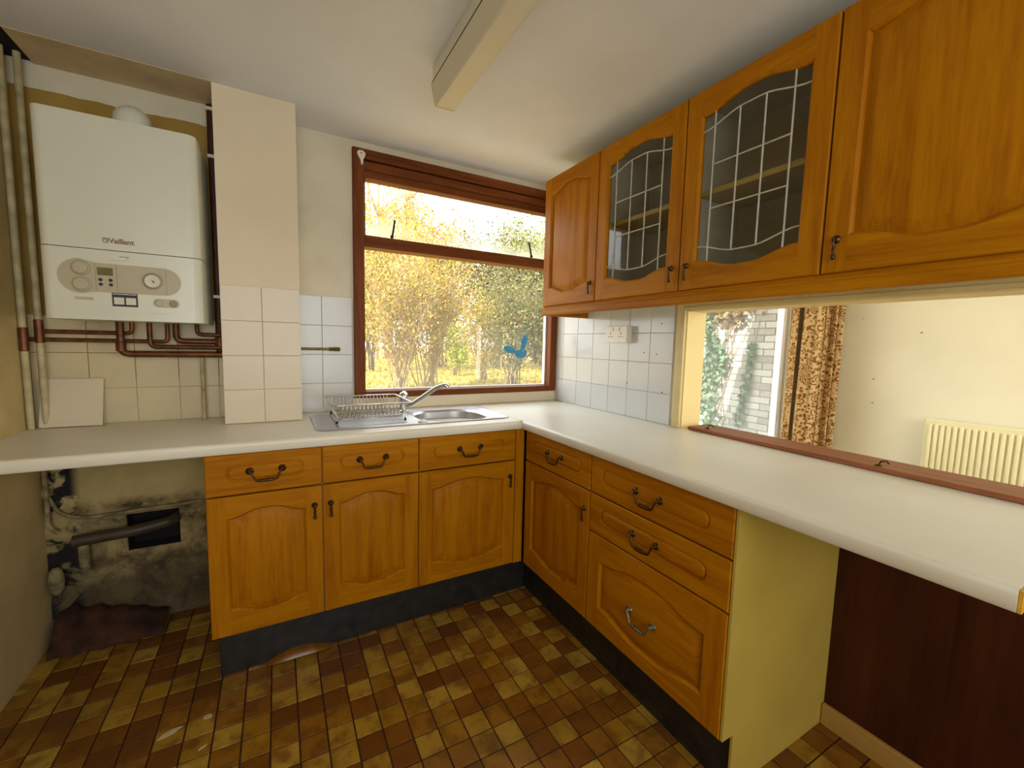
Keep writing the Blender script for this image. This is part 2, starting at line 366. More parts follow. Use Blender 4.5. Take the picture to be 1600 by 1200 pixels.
# ------------------------------------------------------------------ room shell
H = 2.295; XL = -2.50; YR = -4.2; WT = .91
holes_back = [(-1.292, 0.003, .975, 2.257), (-2.245, -2.06, .335, .50)]
bm = grid_wall(B(), [XL-.12, -2.245, -2.06, -1.292, .003, .12], [-.1, .335, .5, .975, 2.257, 2.5], 0, .084, holes_back, 'x')
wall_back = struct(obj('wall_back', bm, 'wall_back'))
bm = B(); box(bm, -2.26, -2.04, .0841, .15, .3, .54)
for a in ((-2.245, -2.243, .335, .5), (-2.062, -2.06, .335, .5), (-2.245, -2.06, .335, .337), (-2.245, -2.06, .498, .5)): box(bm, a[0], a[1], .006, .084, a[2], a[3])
obj('cavity_shade_lining', bm, 'hole_shade', wall_back)  # backing and lining coloured dark to paint the shade in the hole
bm = bx(XL-.12, XL, YR, 0, -.1, 2.5); wall_left = struct(obj('wall_left', bm, 'wall_plaster'))
HY0, HY1, HZ0, HZ1 = -2.75, -1.05, .905, 1.457
bm = grid_wall(B(), [YR, HY0, HY1, 0], [-.1, HZ0, HZ1, 2.5], 0, .11, [(HY0, HY1, HZ0, HZ1)], 'y')
wall_right = struct(obj('wall_right', bm, 'wall_cream'))
struct(obj('wall_rear', bx(XL-.12, 3.6, YR-.15, YR, -.1, 2.5), 'wall_cream'))
bm = B(); box(bm, -2.425, 3.6, YR-.1, .3, H, 2.5); box(bm, XL-.12, -2.425, YR-.1, -.33, H, 2.5); box(bm, XL-.12, -2.425, -.33, .3, 2.46, 2.5)
ceiling = struct(obj('ceiling', bm, 'ceiling'))
obj('old_paint_strip', bx(-2.425, -1.852, -.222, 0, H-.0015, H+.01), 'ceil_patch', ceiling)
obj('ceiling_hole_shade', bx(XL-.02, -2.424, -.34, .02, H+.006, H+.03), 'hole_shade', ceiling)  # dark sheet across the slot, painted in place of its shade
floor = struct(obj('floor', bx(XL-.1, .11, YR, .05, -.1, -.003), 'grout'))
boxing = struct(obj('wall_boxing', bx(-1.852, -1.553, -.213, 0, WT+.001, H), 'boxing'), 'cream boxed-in pipe chase standing on the worktop beside the boiler')
# dining room
DX = 3.45
bm = grid_wall(B(), [.11, .75, 2.80, 3.6], [-.1, .35, 2.12, 2.5], 0, .13, [(.75, 2.80, .35, 2.12)], 'x')
struct(obj('wall_dining_back', bm, 'dining_wall'))
wall_ds = struct(obj('wall_dining_side', bx(DX, DX+.15, YR, 0, -.1, 2.5), 'dining_wall'))
struct(obj('floor_dining', bx(.11, 3.5, YR, 0, -.1, 0), plain('dining_carpet', srgb(150, 130, 96), .95)))
# wall tiles --------------------------------------------------------
TP = .148; G = .0022; tile_cache = {}
def wall_tile(w, h, mat, parent, loc, facing):
    key = (round(w, 3), round(h, 3), mat, facing)
    if key not in tile_cache:
        bm = B(); t = .006
        if facing == 'back': box(bm, G/2, w-G/2, -t, .001, G/2, h-G/2, .0013)
        else: box(bm, -t, .001, -w+G/2, -G/2, G/2, h-G/2, .0013)
        bmesh.ops.recalc_face_normals(bm, faces=bm.faces)
        me = bpy.data.meshes.new('wall_tile'); bm.to_mesh(me); bm.free(); tile_cache[key] = me
    return link('wall_tile', tile_cache[key], mat, parent, loc)
for r in range(4):
    z = WT+.001+r*TP
    for x0, x1 in ((-1.553, -1.446), (-1.446, -1.298)): wall_tile(x1-x0, TP, 'tile', wall_back, (x0, 0, z), 'back')
    for x0, x1 in ((-1.852, -1.702), (-1.702, -1.553)): wall_tile(x1-x0, TP, 'tile_boxing', boxing, (x0, -.213, z), 'back')
for r in range(3):
    for x0, x1 in ((-2.5, -2.479), (-2.479, -2.331), (-2.331, -2.183), (-2.183, -2.035), (-2.035, -1.887), (-1.887, -1.853)):
        wall_tile(x1-x0, TP, 'tile_old', wall_back, (x0, 0, WT+.001+r*TP), 'back')
ys = [0, -.098, -.246, -.394, -.542, -.69, -.838, -.982]
for r in range(4):
    hh = TP if r < 3 else TP
    for a, b in zip(ys, ys[1:]): wall_tile(a-b, hh, 'tile', wall_right, (0, a, WT+.001+r*TP), 'right')
for py, z in ((-.80, 1.256), (-.885, 1.25), (-.69, 1.09), (-.93, 1.065), (-.905, 1.40)):
    obj('filled_hole', lathe(B(), [(.004, 0), (.003, .001)], (-1, 0, 0), (-.0062, py, z), 8), 'gap', wall_right)
# floor tiles --------------------------------------------------------
FP = .0815; ft = []
for i in range(-18, 15):
    for j in range(-28, 15):
        x, y = -1.127+FP*i, -1.133+FP*j
        if x < XL-.03 or x+FP > .04 or y+FP > .01 or y < -3.6: continue
        if x > -.47 and y > -1.7: continue
        if y > -.47 and x > -1.86: continue
        cs = [proj((x+a*FP, y+b*FP, 0)) for a, b in ((0, 0), (1, 0), (1, 1), (0, 1))]
        area_px = 0
        if all(cs):
            ins = sum(0 <= c[0] <= 1600 and 0 <= c[1] <= 1200 for c in cs)/4
            area_px = ins*abs(sum(cs[k][0]*cs[(k+1) % 4][1]-cs[(k+1) % 4][0]*cs[k][1] for k in range(4)))/2
            if x > -.5 and y > -1.95: area_px *= .8
        ft.append((area_px, x, y))
ft.sort(reverse=True)
bm = box(B(), .0024, FP-.0024, .0024, FP-.0024, -.006, 0, .0009)
bmesh.ops.recalc_face_normals(bm, faces=bm.faces)
ftm = bpy.data.meshes.new('floor_tile'); bm.to_mesh(ftm); bm.free()
for a, x, y in ft[:295]: link('floor_tile', ftm, 'ftile', floor, (x, y, random.uniform(-.0005, .0005)))
bm = B()
for a, x, y in ft[295:]:
    g = .0024; vv = [bm.verts.new((x+p, y+q, 0)) for p, q in ((g, g), (FP-g, g), (FP-g, FP-g), (g, FP-g))]; bm.faces.new(vv)
tag(obj('floor_tiles', bm, 'ftile_i', floor), kind='stuff')
# torn, curled lino lip along the plinth
bm = B(); n = 16; rows = []
for i in range(n+1):
    u = i/n; x = -1.72+u*.24; rows.append([bm.verts.new((x, -.52+.045*math.sin(k/5*PI)*-.3-.012*k, .004+.03*math.sin(u*PI)*math.sin((5-k)/5*PI*.5)+.0007*k)) for k in range(6)])
for a, b in zip(rows, rows[1:]):
    for k in range(5): bm.faces.new((a[k], b[k], b[k+1], a[k+1]))
obj('torn_edge', bm, 'ftile_i', floor, smooth=True)
# ------------------------------------------------------------------ kitchen window
win = tag(bpy.data.objects.new('window_1', None), 'brown timber kitchen window with a top-hung vent over a large pane', kind='structure'); COL.objects.link(win); win.location = (-.645, 0, .975)
wx0, wx1, wz0, wz1 = -1.292, .003, .975, 2.257
def wb(name, *a, mat='mahog_h', bev=.004): return obj(name, bx(*a, bev), mat, win, world=True)
wb('frame_jamb', wx0, wx0+.055, -.022, .08, wz0, wz1, mat='mahog_v'); wb('frame_jamb', wx1-.058, wx1-.001, -.022, .08, wz0, wz1, mat='mahog_v')
wb('frame_head', wx0+.055, wx1-.058, -.022, .08, wz1-.05, wz1)
wb('frame_sill', wx0+.055, wx1-.058, -.028, .08, wz0, wz0+.036)
wb('frame_transom', wx0+.055, wx1-.058, -.012, .08, 1.772, 1.832)
# vent sash: deep stepped head rail seen under the frame head
wb('sash_rail', wx0+.055, wx1-.058, .0, .07, wz1-.135, wz1-.05); wb('sash_rail', wx0+.055, wx1-.058, -.012, .0, wz1-.098, wz1-.055)
wb('sash_rail', wx0+.055, wx1-.058, .02, .07, 1.832, 1.838, bev=.001)
wb('sash_stile', wx0+.055, wx0+.068, .02, .07, 1.838, wz1-.135, mat='mahog_v', bev=.001); wb('sash_stile', wx1-.072, wx1-.058, .02, .07, 1.838, wz1-.135, mat='mahog_v', bev=.001)
wb('glazing_bead', wx0+.055, wx0+.062, .035, .062, wz0+.036, 1.772, mat='pvc', bev=.001); wb('glazing_bead', wx1-.066, wx1-.058, .035, .062, wz0+.036, 1.772, mat='pvc', bev=.001)
wb('glazing_bead', wx0+.062, wx1-.066, .035, .062, wz0+.036, wz0+.042, mat='pvc', bev=.001)
def pane(x0, x1, z0, z1, y, mat, par):
    bm = B(); bm.faces.new([bm.verts.new(p) for p in ((x0, y, z0), (x1, y, z0), (x1, y, z1), (x0, y, z1))]); return obj('pane', bm, mat, par, world=True)
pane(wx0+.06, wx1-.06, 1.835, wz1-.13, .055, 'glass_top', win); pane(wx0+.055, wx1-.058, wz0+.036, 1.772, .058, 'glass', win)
for x, lean in ((-1.092, .014), (-.212, -.028)):
    bm = B(); tube(bm, [(x, -.004, 1.838), (x+lean*.4, -.010, 1.87), (x+lean, -.012, 1.928)], .0055, 8); lathe(bm, [(.009, 0), (.009, .006)], (0, -1, 0), (x, 0, 1.842), 10)
    obj('casement_stay', bm, 'rubber', win, world=True)
struct(obj('trim_1', bx(-1.30, .0, -.014, 0, WT+.001, .975, .002), 'boxing'), 'pale upstand strip between worktop and kitchen window')
# blind bracket
bm = B(); prism(bm, [(-1.272, 2.226), (-1.262, 2.238), (-1.243, 2.238), (-1.229, 2.226), (-1.236, 2.205), (-1.244, 2.196), (-1.243, 2.172), (-1.253, 2.172), (-1.254, 2.197), (-1.264, 2.206)], 'y', -.040, -.0225)
bmesh.ops.bevel(bm, geom=list(bm.edges), offset=.002, segments=2, affect='EDGES')
t = thing('blind_bracket', 'small white plastic blind bracket at the top left corner of the kitchen window frame', 'bracket', (-1.25, -.022, 2.17)); obj('bracket_plate', bm, 'white_plastic', t, world=True)
obj('screw', lathe(B(), [(.004, 0), (.004, .002), (.001, .003)], (0, -1, 0), (-1.252, -.0402, 2.224), 8), 'pewter', t, world=True)
# butterfly sticker on the pane
def wingpts(pts): return [(x, z) for x, z in pts]
t = thing('butterfly_sticker', 'light blue butterfly sticker on the lower right of the kitchen window pane', 'sticker', (-.29, .055, 1.19))
for nm, pts in (('wing', [(-.305, 1.238), (-.33, 1.262), (-.365, 1.272), (-.398, 1.262), (-.402, 1.25), (-.375, 1.228), (-.35, 1.222), (-.33, 1.225)]),
                ('wing', [(-.285, 1.24), (-.268, 1.262), (-.272, 1.30), (-.258, 1.33), (-.235, 1.35), (-.222, 1.348), (-.222, 1.32), (-.228, 1.285), (-.243, 1.255), (-.262, 1.236)]),
                ('lower_wing', [(-.318, 1.232), (-.285, 1.24), (-.258, 1.236), (-.236, 1.25), (-.228, 1.225), (-.236, 1.197), (-.262, 1.19), (-.298, 1.192), (-.312, 1.21)]),
                ('body', [(-.33, 1.226), (-.318, 1.236), (-.29, 1.244), (-.268, 1.252), (-.262, 1.246), (-.282, 1.236), (-.308, 1.228)])):
    pts = [(x+.032, z) for x, z in pts]
    obj(nm, prism(B(), pts, 'y', .0545 if nm != 'body' else .0535, .0565), 'blue', t, world=True)
# ------------------------------------------------------------------ hatch trims, dining window
bm = B(); box(bm, -.016, 0, -1.046, -1.004, WT+.001, 1.502, .003); box(bm, -.022, -.015, -1.05, -1.038, WT+.001, 1.462, .002)
box(bm, -.016, 0, HY0-.04, -1.046, 1.462, 1.505, .003); box(bm, -.022, -.015, HY0-.04, -1.05, 1.457, 1.470, .002)
struct(obj('trim_2', bm, 'arch'), 'cream architrave around the serving hatch')
bm = B(); box(bm, -.001, .125, -1.0505, -1.044, WT, 1.457); box(bm, -.001, .125, HY0, -1.05, 1.4505, 1.4575)
struct(obj('trim_3', bm, 'jamb'), 'yellow painted lining of the serving hatch')
bm = B(); box(bm, .108, .125, HY0, -1.055, 1.415, 1.452, .002); box(bm, .108, .122, -1.075, -1.05, WT, 1.45, .002)
sill = struct(obj('trim_4', bx(.0, .15, HY0, -1.085, WT+.001, .9265, .004), 'sill_wood'), 'reddish brown wooden sill board of the serving hatch')
bm.free()
for y, x in ((-1.165, .03), (-1.79, .02)):
    bm = B(); lathe(bm, [(.010, 0), (.010, .003), (.004, .005)], (0, 0, 1), (x, y, .927), 12); tube(bm, [(x, y, .93), (x+.004, y-.004, .942), (x+.012, y-.016, .944), (x+.018, y-.02, .936)], .0028, 6)
    tag(obj('hatch_catch', bm, 'antique'), 'small brass catch on the hatch sill near the '+('dining room window' if y > -1.5 else 'radiator side'), 'catch', 'hatch sill catches')
w2 = tag(bpy.data.objects.new('window_2', None), 'white framed dining room window seen through the hatch', kind='structure'); COL.objects.link(w2); w2.location = (1.8, 0, .35)
for a in ((.75, .80, .02, .09, .35, 2.12), (2.755, 2.80, .02, .09, .35, 2.12), (.80, 2.755, .02, .09, .35, .41), (.80, 2.755, .02, .09, 2.06, 2.12)): obj('frame', bx(*a, .006), 'pvc', w2, world=True)
obj('sash_stile', bx(2.73, 2.755, .03, .08, .41, 2.06, .005), 'pvc', w2, world=True)
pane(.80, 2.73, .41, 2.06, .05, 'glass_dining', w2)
obj('sill', bx(.72, 2.82, -.10, .03, .32, .35, .006), 'pvc', w2, world=True)
# curtain: two gathered drapes as one hanging
def curtain(x0, x1, y, z0, z1, folds, amp, name, label):
    t = thing(name, label, 'curtain', ((x0+x1)/2, y, z0)); nx, nz = 110, 24; vs_, fs, uvs = [], [], []
    L = 0; prev = None; us = []
    for i in range(nx+1):
        u = i/nx; yy = y+amp*math.sin(u*folds*2*PI)+amp*.35*math.sin(u*folds*4.7*PI+1); x = x0+(x1-x0)*u+amp*.4*math.sin(u*folds*4*PI)
        if prev: L += math.hypot(x-prev[0], yy-prev[1])
        prev = (x, yy); us.append((x, yy, L))
    for j in range(nz+1):
        w = j/nz
        for x, yy, l in us:
            xc = (x0+x1)/2; k = 1+.06*(1-w); vs_.append((xc+(x-xc)*k-.03*(1-w)-t.location.x, yy-t.location.y, z0+(z1-z0)*w-t.location.z)); uvs.append((l, (z1-z0)*w))
    for j in range(nz):
        for i in range(nx): a = j*(nx+1)+i; fs.append((a, a+1, a+nx+2, a+nx+1))
    o = raw('drape', vs_, fs, 'curtain', t, True); ul = o.data.uv_layers.new(name='UVMap')
    for lp in o.data.loops: ul.data[lp.index].uv = uvs[lp.vertex_index]
    s = o.modifiers.new('thickness', 'SOLIDIFY'); s.thickness = .002
    obj('heading_tape', bx(x0-.0, x1+.0, y-.012, y+.012, z1-.0, z1+.02, .003), 'pvc', t, world=True)
    return t
curtain(2.82, 3.40, -.15, .25, 2.16, 4.3, .062, 'curtain', 'gathered cream curtain with brown floral print beside dining window')
curtain(2.755, 2.835, -.05, .25, 2.16, 1.3, .02, 'curtain', 'narrow turned-back edge of floral curtain against the white window frame')
tag(obj('curtain_rail', bx(.6, 3.42, -.12, -.06, 2.185, 2.205, .004), 'pvc'), 'white curtain rail above the dining room window', 'rail')
# radiator
t = thing('radiator', 'cream ribbed panel radiator on the dining room wall', 'radiator', (DX-.05, -1.5, .1))
ry0, ry1, rz0, rz1 = -2.3, -.895, .10, .715
obj('panel', bx(DX-.075, DX-.045, ry0, ry1, rz0, rz1, .008), 'radiator', t, world=True)
for k in range(34):
    y = ry1-.045-k*.0395
    if y < ry0+.04: break
    obj('rib', bx(DX-.090, DX-.074, y-.0125, y+.0125, rz0+.04, rz1-.045, .0055), 'radiator', t, world=True, angle=50)
obj('bracket', bx(DX-.05, DX-.001, ry0+.3, ry1-.3, .3, .36), 'radiator', t, world=True)
for y, z, r in ((-.783, 1.47, .010), (-.329, 1.613, .006), (-.468, 1.025, .010), (-.479, .79, .009)):
    bm = prism(B(), [(y+r*math.cos(k)*(1+.4*math.sin(k*3+y*9)), z+r*.7*math.sin(k)) for k in [q*2*PI/9 for q in range(9)]], 'x', DX-.0012, DX); obj('plaster_chip', bm, 'chipmark', wall_ds)
# ------------------------------------------------------------------ cabinet builders (local: x = width, front at y=0 facing -y, z up)
def ogee(u):
    q = max(0., min(1., (min(u, 1-u)-.02)/.40)); return q*q*(3-2*q)
NU = 28
def curves(w, st, zb, zt, cr, d=0., dz=None):
    dz = d if dz is None else dz
    bot = [(st+d+(w-2*st-2*d)*i/NU, zb-cr*ogee(i/NU)+dz) for i in range(NU+1)]
    top = [(st+d+(w-2*st-2*d)*i/NU, zt+cr*ogee(i/NU)-dz) for i in range(NU+1)]
    return bot, top
def ring_loop(bm, bt, y):
    b, t = bt; return [bm.verts.new((x, y, z)) for x, z in b]+[bm.verts.new((x, y, z)) for x, z in t[::-1]]
def bridge(bm, A, C, mi=0):
    n = len(A)
    for i in range(n): bm.faces.new((A[i], A[(i+1) % n], C[(i+1) % n], C[i])).material_index = mi
def door_frame(w, h, st, zb, zt, cr, T=.02):
    bm = B(); c = .003
    def q(p, mi): bm.faces.new([bm.verts.new(v) for v in p]).material_index = mi
    for x0, x1 in ((c, st), (w-st, w-c)): q([(x0, 0, c), (x1, 0, c), (x1, 0, h-c), (x0, 0, h-c)], 0)
    b, t = curves(w, st, zb, zt, cr)
    for i in range(NU):
        q([(b[i][0], 0, c), (b[i+1][0], 0, c), (b[i+1][0], 0, b[i+1][1]), (b[i][0], 0, b[i][1])], 1)
        q([(t[i][0], 0, t[i][1]), (t[i+1][0], 0, t[i+1][1]), (t[i+1][0], 0, h-c), (t[i][0], 0, h-c)], 1)
    O = [(c, c), (w-c, c), (w-c, h-c), (c, h-c)]; E = [(0, 0), (w, 0), (w, h), (0, h)]
    for i in range(4):
        j = (i+1) % 4; mi = 1 if i in (0, 2) else 0
        q([(O[i][0], 0, O[i][1]), (O[j][0], 0, O[j][1]), (E[j][0], c, E[j][1]), (E[i][0], c, E[i][1])], mi)
        q([(E[i][0], c, E[i][1]), (E[j][0], c, E[j][1]), (E[j][0], T, E[j][1]), (E[i][0], T, E[i][1])], mi)
    loops = [ring_loop(bm, curves(w, st, zb, zt, cr, d), y) for d, y in ((0, 0), (.0015, .002), (.005, .0045), (.007, .008), (.007, .0175))]
    for A, C in zip(loops, loops[1:]): bridge(bm, A, C)
    return bm
def field_panel(w, h, st, zb, zt, cr):
    bm = B()
    ls = [ring_loop(bm, curves(w, st, zb, zt, cr, d), y) for d, y in ((.004, .014), (.011, .0135), (.016, .011), (.034, .0045), (.038, .0035), (.040, .003))]
    for A, C in zip(ls, ls[1:]): bridge(bm, A, C)
    L = ls[-1]; n = NU+1
    for i in range(NU): bm.faces.new((L[i], L[i+1], L[2*n-2-i], L[2*n-1-i]))
    return bm
def drop_handle_bm():
    bm = B(); lathe(bm, [(.0105, 0), (.0115, .002), (.009, .004), (.005, .006), (.0045, .014), (.006, .016), (.003, .019)], (0, -1, 0), (0, 0, 0), 14)
    pts, rs = [], []
    for k in range(19):
        u = k/18; pts.append((.0012*math.sin(u*22), -.0155+.004*u, -.002-.052*u)); rs.append(.0032+.0016*math.sin(u*20)**2+(.0024 if .80 < u < .95 else 0))
    rs[-1] = .001; tube(bm, pts, rs, 8); lathe(bm, [(.001, -.004), (.0048, -.001), (.005, .003), (.001, .007)], (0, 0, -1), (0, -.0115, -.048), 10)
    return bm
def bail_handle_bm(span=.105):
    bm = B(); s = span/2
    for x in (-s, s):
        lathe(bm, [(.013, 0), (.0135, .002), (.010, .0045), (.005, .006), (.0045, .013), (.0065, .015), (.003, .018)], (0, -1, 0), (x, 0, 0), 14)
    pts, rs = [], []
    for k in range(41):
        u = k/40; x = -s+span*u; e = abs(2*u-1); q_ = min(1., (1-e)/.42); drop = -.035*(q_*q_*(3-2*q_)); pts.append((x, -.016-.004*(1-e), drop))
        r = .0034+.001*(1-e); 
        if .28 < u < .72: r += .0028*(math.sin((u-.28)/.44*PI*6)**2)
        rs.append(r)
    tube(bm, pts, rs, 8); return bm
_h = {}
def handle(kind, parent, x, z, mat='antique'):
    if (kind, mat) not in _h:
        bm = drop_handle_bm() if kind == 'drop' else bail_handle_bm(); bmesh.ops.recalc_face_normals(bm, faces=bm.faces)
        me = bpy.data.meshes.new('handle'); bm.to_mesh(me); bm.free()
        for p in me.polygons: p.use_smooth = True
        _h[kind, mat] = me
    o = link('handle', _h[kind, mat], mat, parent, (x, 0, z)); return o
def door(parent, x, z, w, h, st, zb, zt, cr, hx, hz, glazed=False):
    d = obj('door', door_frame(w, h, st, zb, zt, cr), ['wood_v', 'wood_h'], parent, loc=(x, 0, z), angle=35)
    if not glazed: obj('panel', field_panel(w, h, st, zb, zt, cr), 'wood_v', d, angle=30)
    handle('drop', d, hx, hz); return d
def drawer_front(parent, x, z, w, h, ox0, ox1, oz0, oz1, hx, hz, mat='antique'):
    bm = B(); c = .003; T = .02
    O = [(c, c), (w-c, c), (w-c, h-c), (c, h-c)]; E = [(0, 0), (w, 0), (w, h), (0, h)]
    vo = [bm.verts.new((a, 0, b)) for a, b in O]; ve = [bm.verts.new((a, c, b)) for a, b in E]; vb = [bm.verts.new((a, T, b)) for a, b in E]
    bridge(bm, vo, ve); bridge(bm, ve, vb); bm.faces.new(vb)
    def lp(d, y):
        r = max(.004, .5*(oz1-oz0)-.004-d*.6); pts = rrect(ox0+d, ox1-d, oz0+d, oz1-d, min(r, (oz1-oz0)/2-d-.001), 7)
        return [bm.verts.new((a, y, b)) for a, b in pts]
    ls = [lp(d, y) for d, y in ((0, 0), (.002, .0045), (.0065, .0045), (.010, -.0005), (.013, -.001))]
    for A, C in zip(ls, ls[1:]): bridge(bm, A, C)
    bm.faces.new(ls[-1])
    def loop_edges(L): return [bm.edges.get((L[i], L[(i+1) % len(L)])) for i in range(len(L))]
    bmesh.ops.triangle_fill(bm, use_beauty=True, edges=loop_edges(vo)+loop_edges(ls[0]))
    o = obj('drawer', bm, 'wood_h', parent, loc=(x, 0, z), angle=35); handle('bail', o, hx, hz, mat); return o
def carcass(w, d, z0, z1, T=.018, y0=.021, shelf=None, back=True):
    bm = B(); box(bm, 0, T, y0, d, z0, z1); box(bm, w-T, w, y0, d, z0, z1); box(bm, T, w-T, y0, d, z0, z0+T); box(bm, T, w-T, y0, d, z1-T, z1)
    if back: box(bm, T, w-T, d-.006, d, z0+T, z1-T)
    return bm
DZ0, DZ1, RZ0, RZ1 = .183, .711, .717, .866
def base_unit(loc, rz, w, label, hside, st=.058, group='base cabinets', gap=.0015):
    t = thing('base_cabinet', label, 'cabinet', loc, rz, group)
    obj('carcass', carcass(w, .57, .175, .868), 'carcass', t)
    W_ = w-2*gap
    drawer_front(t, gap, RZ0, W_, RZ1-RZ0, .062, W_-.062, .047, .112, W_/2, .083)
    hx = W_-.028 if hside == 'r' else .028
    door(t, gap, DZ0, W_, DZ1-DZ0, st, .278-DZ0, .631-DZ0, .028, hx, .636-DZ0); return t
YF = -.598; XF = -.584
base_unit((-1.884, YF, 0), 0, .379, 'oak-look base cabinet next to the open recess under the boiler', 'r')
base_unit((-1.505, YF, 0), 0, .388, 'middle oak-look base cabinet of the window run, handle on its left', 'l')
base_unit((-1.117, YF, 0), 0, .486, 'wide oak-look base cabinet below the sink bowl beside the corner post', 'r')
base_unit((XF, -.617, 0), -PI/2, .496, 'oak-look base cabinet between the corner post and the three-drawer unit', 'r')
t = thing('drawer_unit', 'oak-look three-drawer unit with a deep arched bottom drawer', 'cabinet', (XF, -1.115, 0), -PI/2, 'base cabinets')
w = .598; obj('carcass', carcass(w, .57, .175, .868), 'carcass', t)
drawer_front(t, .0015, RZ0, w-.003, RZ1-RZ0, .064, w-.075, .047, .108, .29, .078)
drawer_front(t, .0015, .563, w-.003, .711-.563, .064, w-.075, .048, .108, .285, .078)
d = obj('drawer', door_frame(w-.003, .557-DZ0, .066, .268-DZ0, .458-DZ0, .034), ['wood_v', 'wood_h'], t, loc=(.0015, 0, DZ0), angle=35)
obj('panel', field_panel(w-.003, .557-DZ0, .066, .268-DZ0, .458-DZ0, .034), 'wood_h', d, angle=30); handle('bail', d, .287, .362-DZ0, 'pewter').location.y = .003
tag(obj('corner_post', bx(-.630, XF+.002, YF, YF+.03, .18, .868, .002), 'wood_v'), 'slim oak-look corner post where the two cabinet runs meet', 'post')
tag(obj('plinth_board', bx(-1.866, -.53, -.545, -.528, .0, .176, .002), 'black'), 'scuffed black plinth board under the window run of cabinets', 'plinth')
tag(obj('plinth_board', bx(-.528, -.511, -1.714, -.545, .0, .176, .002), 'black'), 'black plinth board under the drawer unit run', 'plinth')
bm = prism(B(), [(XF+.003, .868), (-.001, .868), (-.001, .001), (-.532, .001), (-.532, .185), (XF+.003, .185)], 'y', -1.722, -1.7145)
tag(obj('end_panel', bm, 'endpanel'), 'cream end panel closing the drawer unit, notched at the plinth', 'panel')
tag(obj('back_board', bx(-.0135, -.0005, -3.2, -1.723, .0, .868), 'brown_board', None), 'dark brown board under the right-hand worktop', 'board')
wall_right['kind'] = 'structure'
struct(obj('baseboard_right', bx(-.032, -.014, -3.2, -1.723, .0, .075, .004), 'skirt'), 'pale wooden skirting below the dark brown board')
# ------------------------------------------------------------------ worktops
def nosed(front, z0, z1, r=.012):
    """profile in (t,z): t=0 front"""
    pts = [(front, z0)]
    for k in range(7):
        a = PI-k/6*PI/2; pts.append((front+r+r*math.cos(a), z1-r+r*math.sin(a)))
    return pts
# left: extruded along x, front at y=-.608
prof = nosed(-.609, .871, WT); prof = [(-.604, .8695)]+[(-.609, .876)]+prof[1:]+[(0, WT), (0, .8695)]
SX0, SX1, SY0, SY1 = -1.52, -.615, -.525, -.105       # sink outer
BX0, BX1, BY0, BY1 = -1.058, -.690, -.503, -.165       # bowl opening
bm = B()
for xa, xb in ((XL, BX0), (BX1, -.604)): prism(bm, prof, 'x', xa, xb)
prism(bm, [p for p in prof if p[0] < -.5]+[(BY0, WT), (BY0, .8695)], 'x', BX0, BX1); box(bm, BX0, BX1, BY1, 0, .8695, WT)
tag(obj('worktop', bm, 'worktop', angle=40), 'white laminate worktop under the kitchen window carrying the sink', 'worktop')
prof = [(-.604, .8695), (-.609, .876)]+[(p[0], p[1]) for p in nosed(-.609, .871, WT)[1:]]+[(-.0005, WT), (-.0005, .8695)]
t = thing('worktop', 'long white laminate worktop running below the serving hatch', 'worktop', (-.3, -1.1, .87))
YE = -2.209
bm = B(); prism(bm, prof, 'y', YE, 0.0)
box(bm, -.001, .06, YE, -1.052, .8965, WT)
obj('top', bm, 'worktop', t, world=True, angle=40)
obj('edging', bx(-.606, .06, YE-.006, YE-.0005, .870, WT-.001, .001), 'chip', t, world=True)
obj('joint_strip', bx(-.609, -.602, -.612, 0, .905, WT+.0008), 'wire', t, world=True)
# ------------------------------------------------------------------ wall cabinets
WZ0, WZ1, XWF = 1.498, 2.182, -.322
def lead_lines(w, st, zb, zt, cr):
    bm = B(); y = .0105; r = .0026
    def ln(pts): tube(bm, [(p[0], y, p[1]) for p in pts], r, 6)
    xs = [st+.05, st+.05+(w-2*st-.1)*.345, st+.05+(w-2*st-.1)*.67, w-st-.052]
    b, tt = curves(w, st, zb, zt, cr)
    def at(c, x):
        for (x0, z0), (x1, z1) in zip(c, c[1:]):
            if x0 <= x <= x1: return z0+(z1-z0)*(x-x0)/(x1-x0)
    o = .055
    ln([(x, z+o) for x, z in b]); ln([(x, z-o) for x, z in tt])
    for i, x in enumerate(xs):
        if i in (0, 3): ln([(x, at(b, x)), (x, at(tt, x))])
        else: ln([(x, at(b, x)+o), (x, at(tt, x)-o)])
    for z in (1.919-WZ0, 1.772-WZ0): ln([(xs[0], z), (xs[3], z)])
    return bm
def wall_unit(y0, w, label, hside, glazed):
    t = thing('wall_cabinet', label, 'cabinet', (XWF, y0, WZ0), -PI/2, 'wall cabinets')
    h = WZ1-WZ0; obj('carcass', carcass(w, .312, 0.0, h), 'carcass', t)
    if glazed: obj('shelf', bx(.018, w-.018, .07, .305, .345, .363), 'endpanel', t)
    g = .002; W_ = w-2*g; st = .058; zb, zt, cr = 1.592-WZ0, 2.096-WZ0, .031
    d = door(t, g, 0, W_, h, st, zb, zt, cr, W_-.032 if hside == 'r' else .032, 1.585-WZ0, glazed)
    if glazed:
        bm = B(); L = ring_loop(bm, curves(W_, st, zb, zt, cr, .004), .012); n = NU+1
        for i in range(NU): bm.faces.new((L[i], L[i+1], L[2*n-2-i], L[2*n-1-i]))
        obj('pane', bm, 'cab_glass', d); obj('leading', lead_lines(W_, st, zb, zt, cr), 'lead', d)
    return t
wall_unit(-.318, .453, 'oak-look wall cabinet with a solid arched door nearest the window', 'r', False)
wall_unit(-.772, .481, 'oak-look wall cabinet with a leaded glass door reflecting the window', 'r', True)
wall_unit(-1.254, .480, 'oak-look wall cabinet with a leaded glass door beside the large solid door', 'l', True)
wall_unit(-1.735, .480, 'oak-look wall cabinet with a solid door at the right edge of the photo', 'l', False)
t = thing('light_pelmet', 'oak-look pelmet moulding running under all the wall cabinets', 'pelmet', (XWF, -1.2, 1.447))
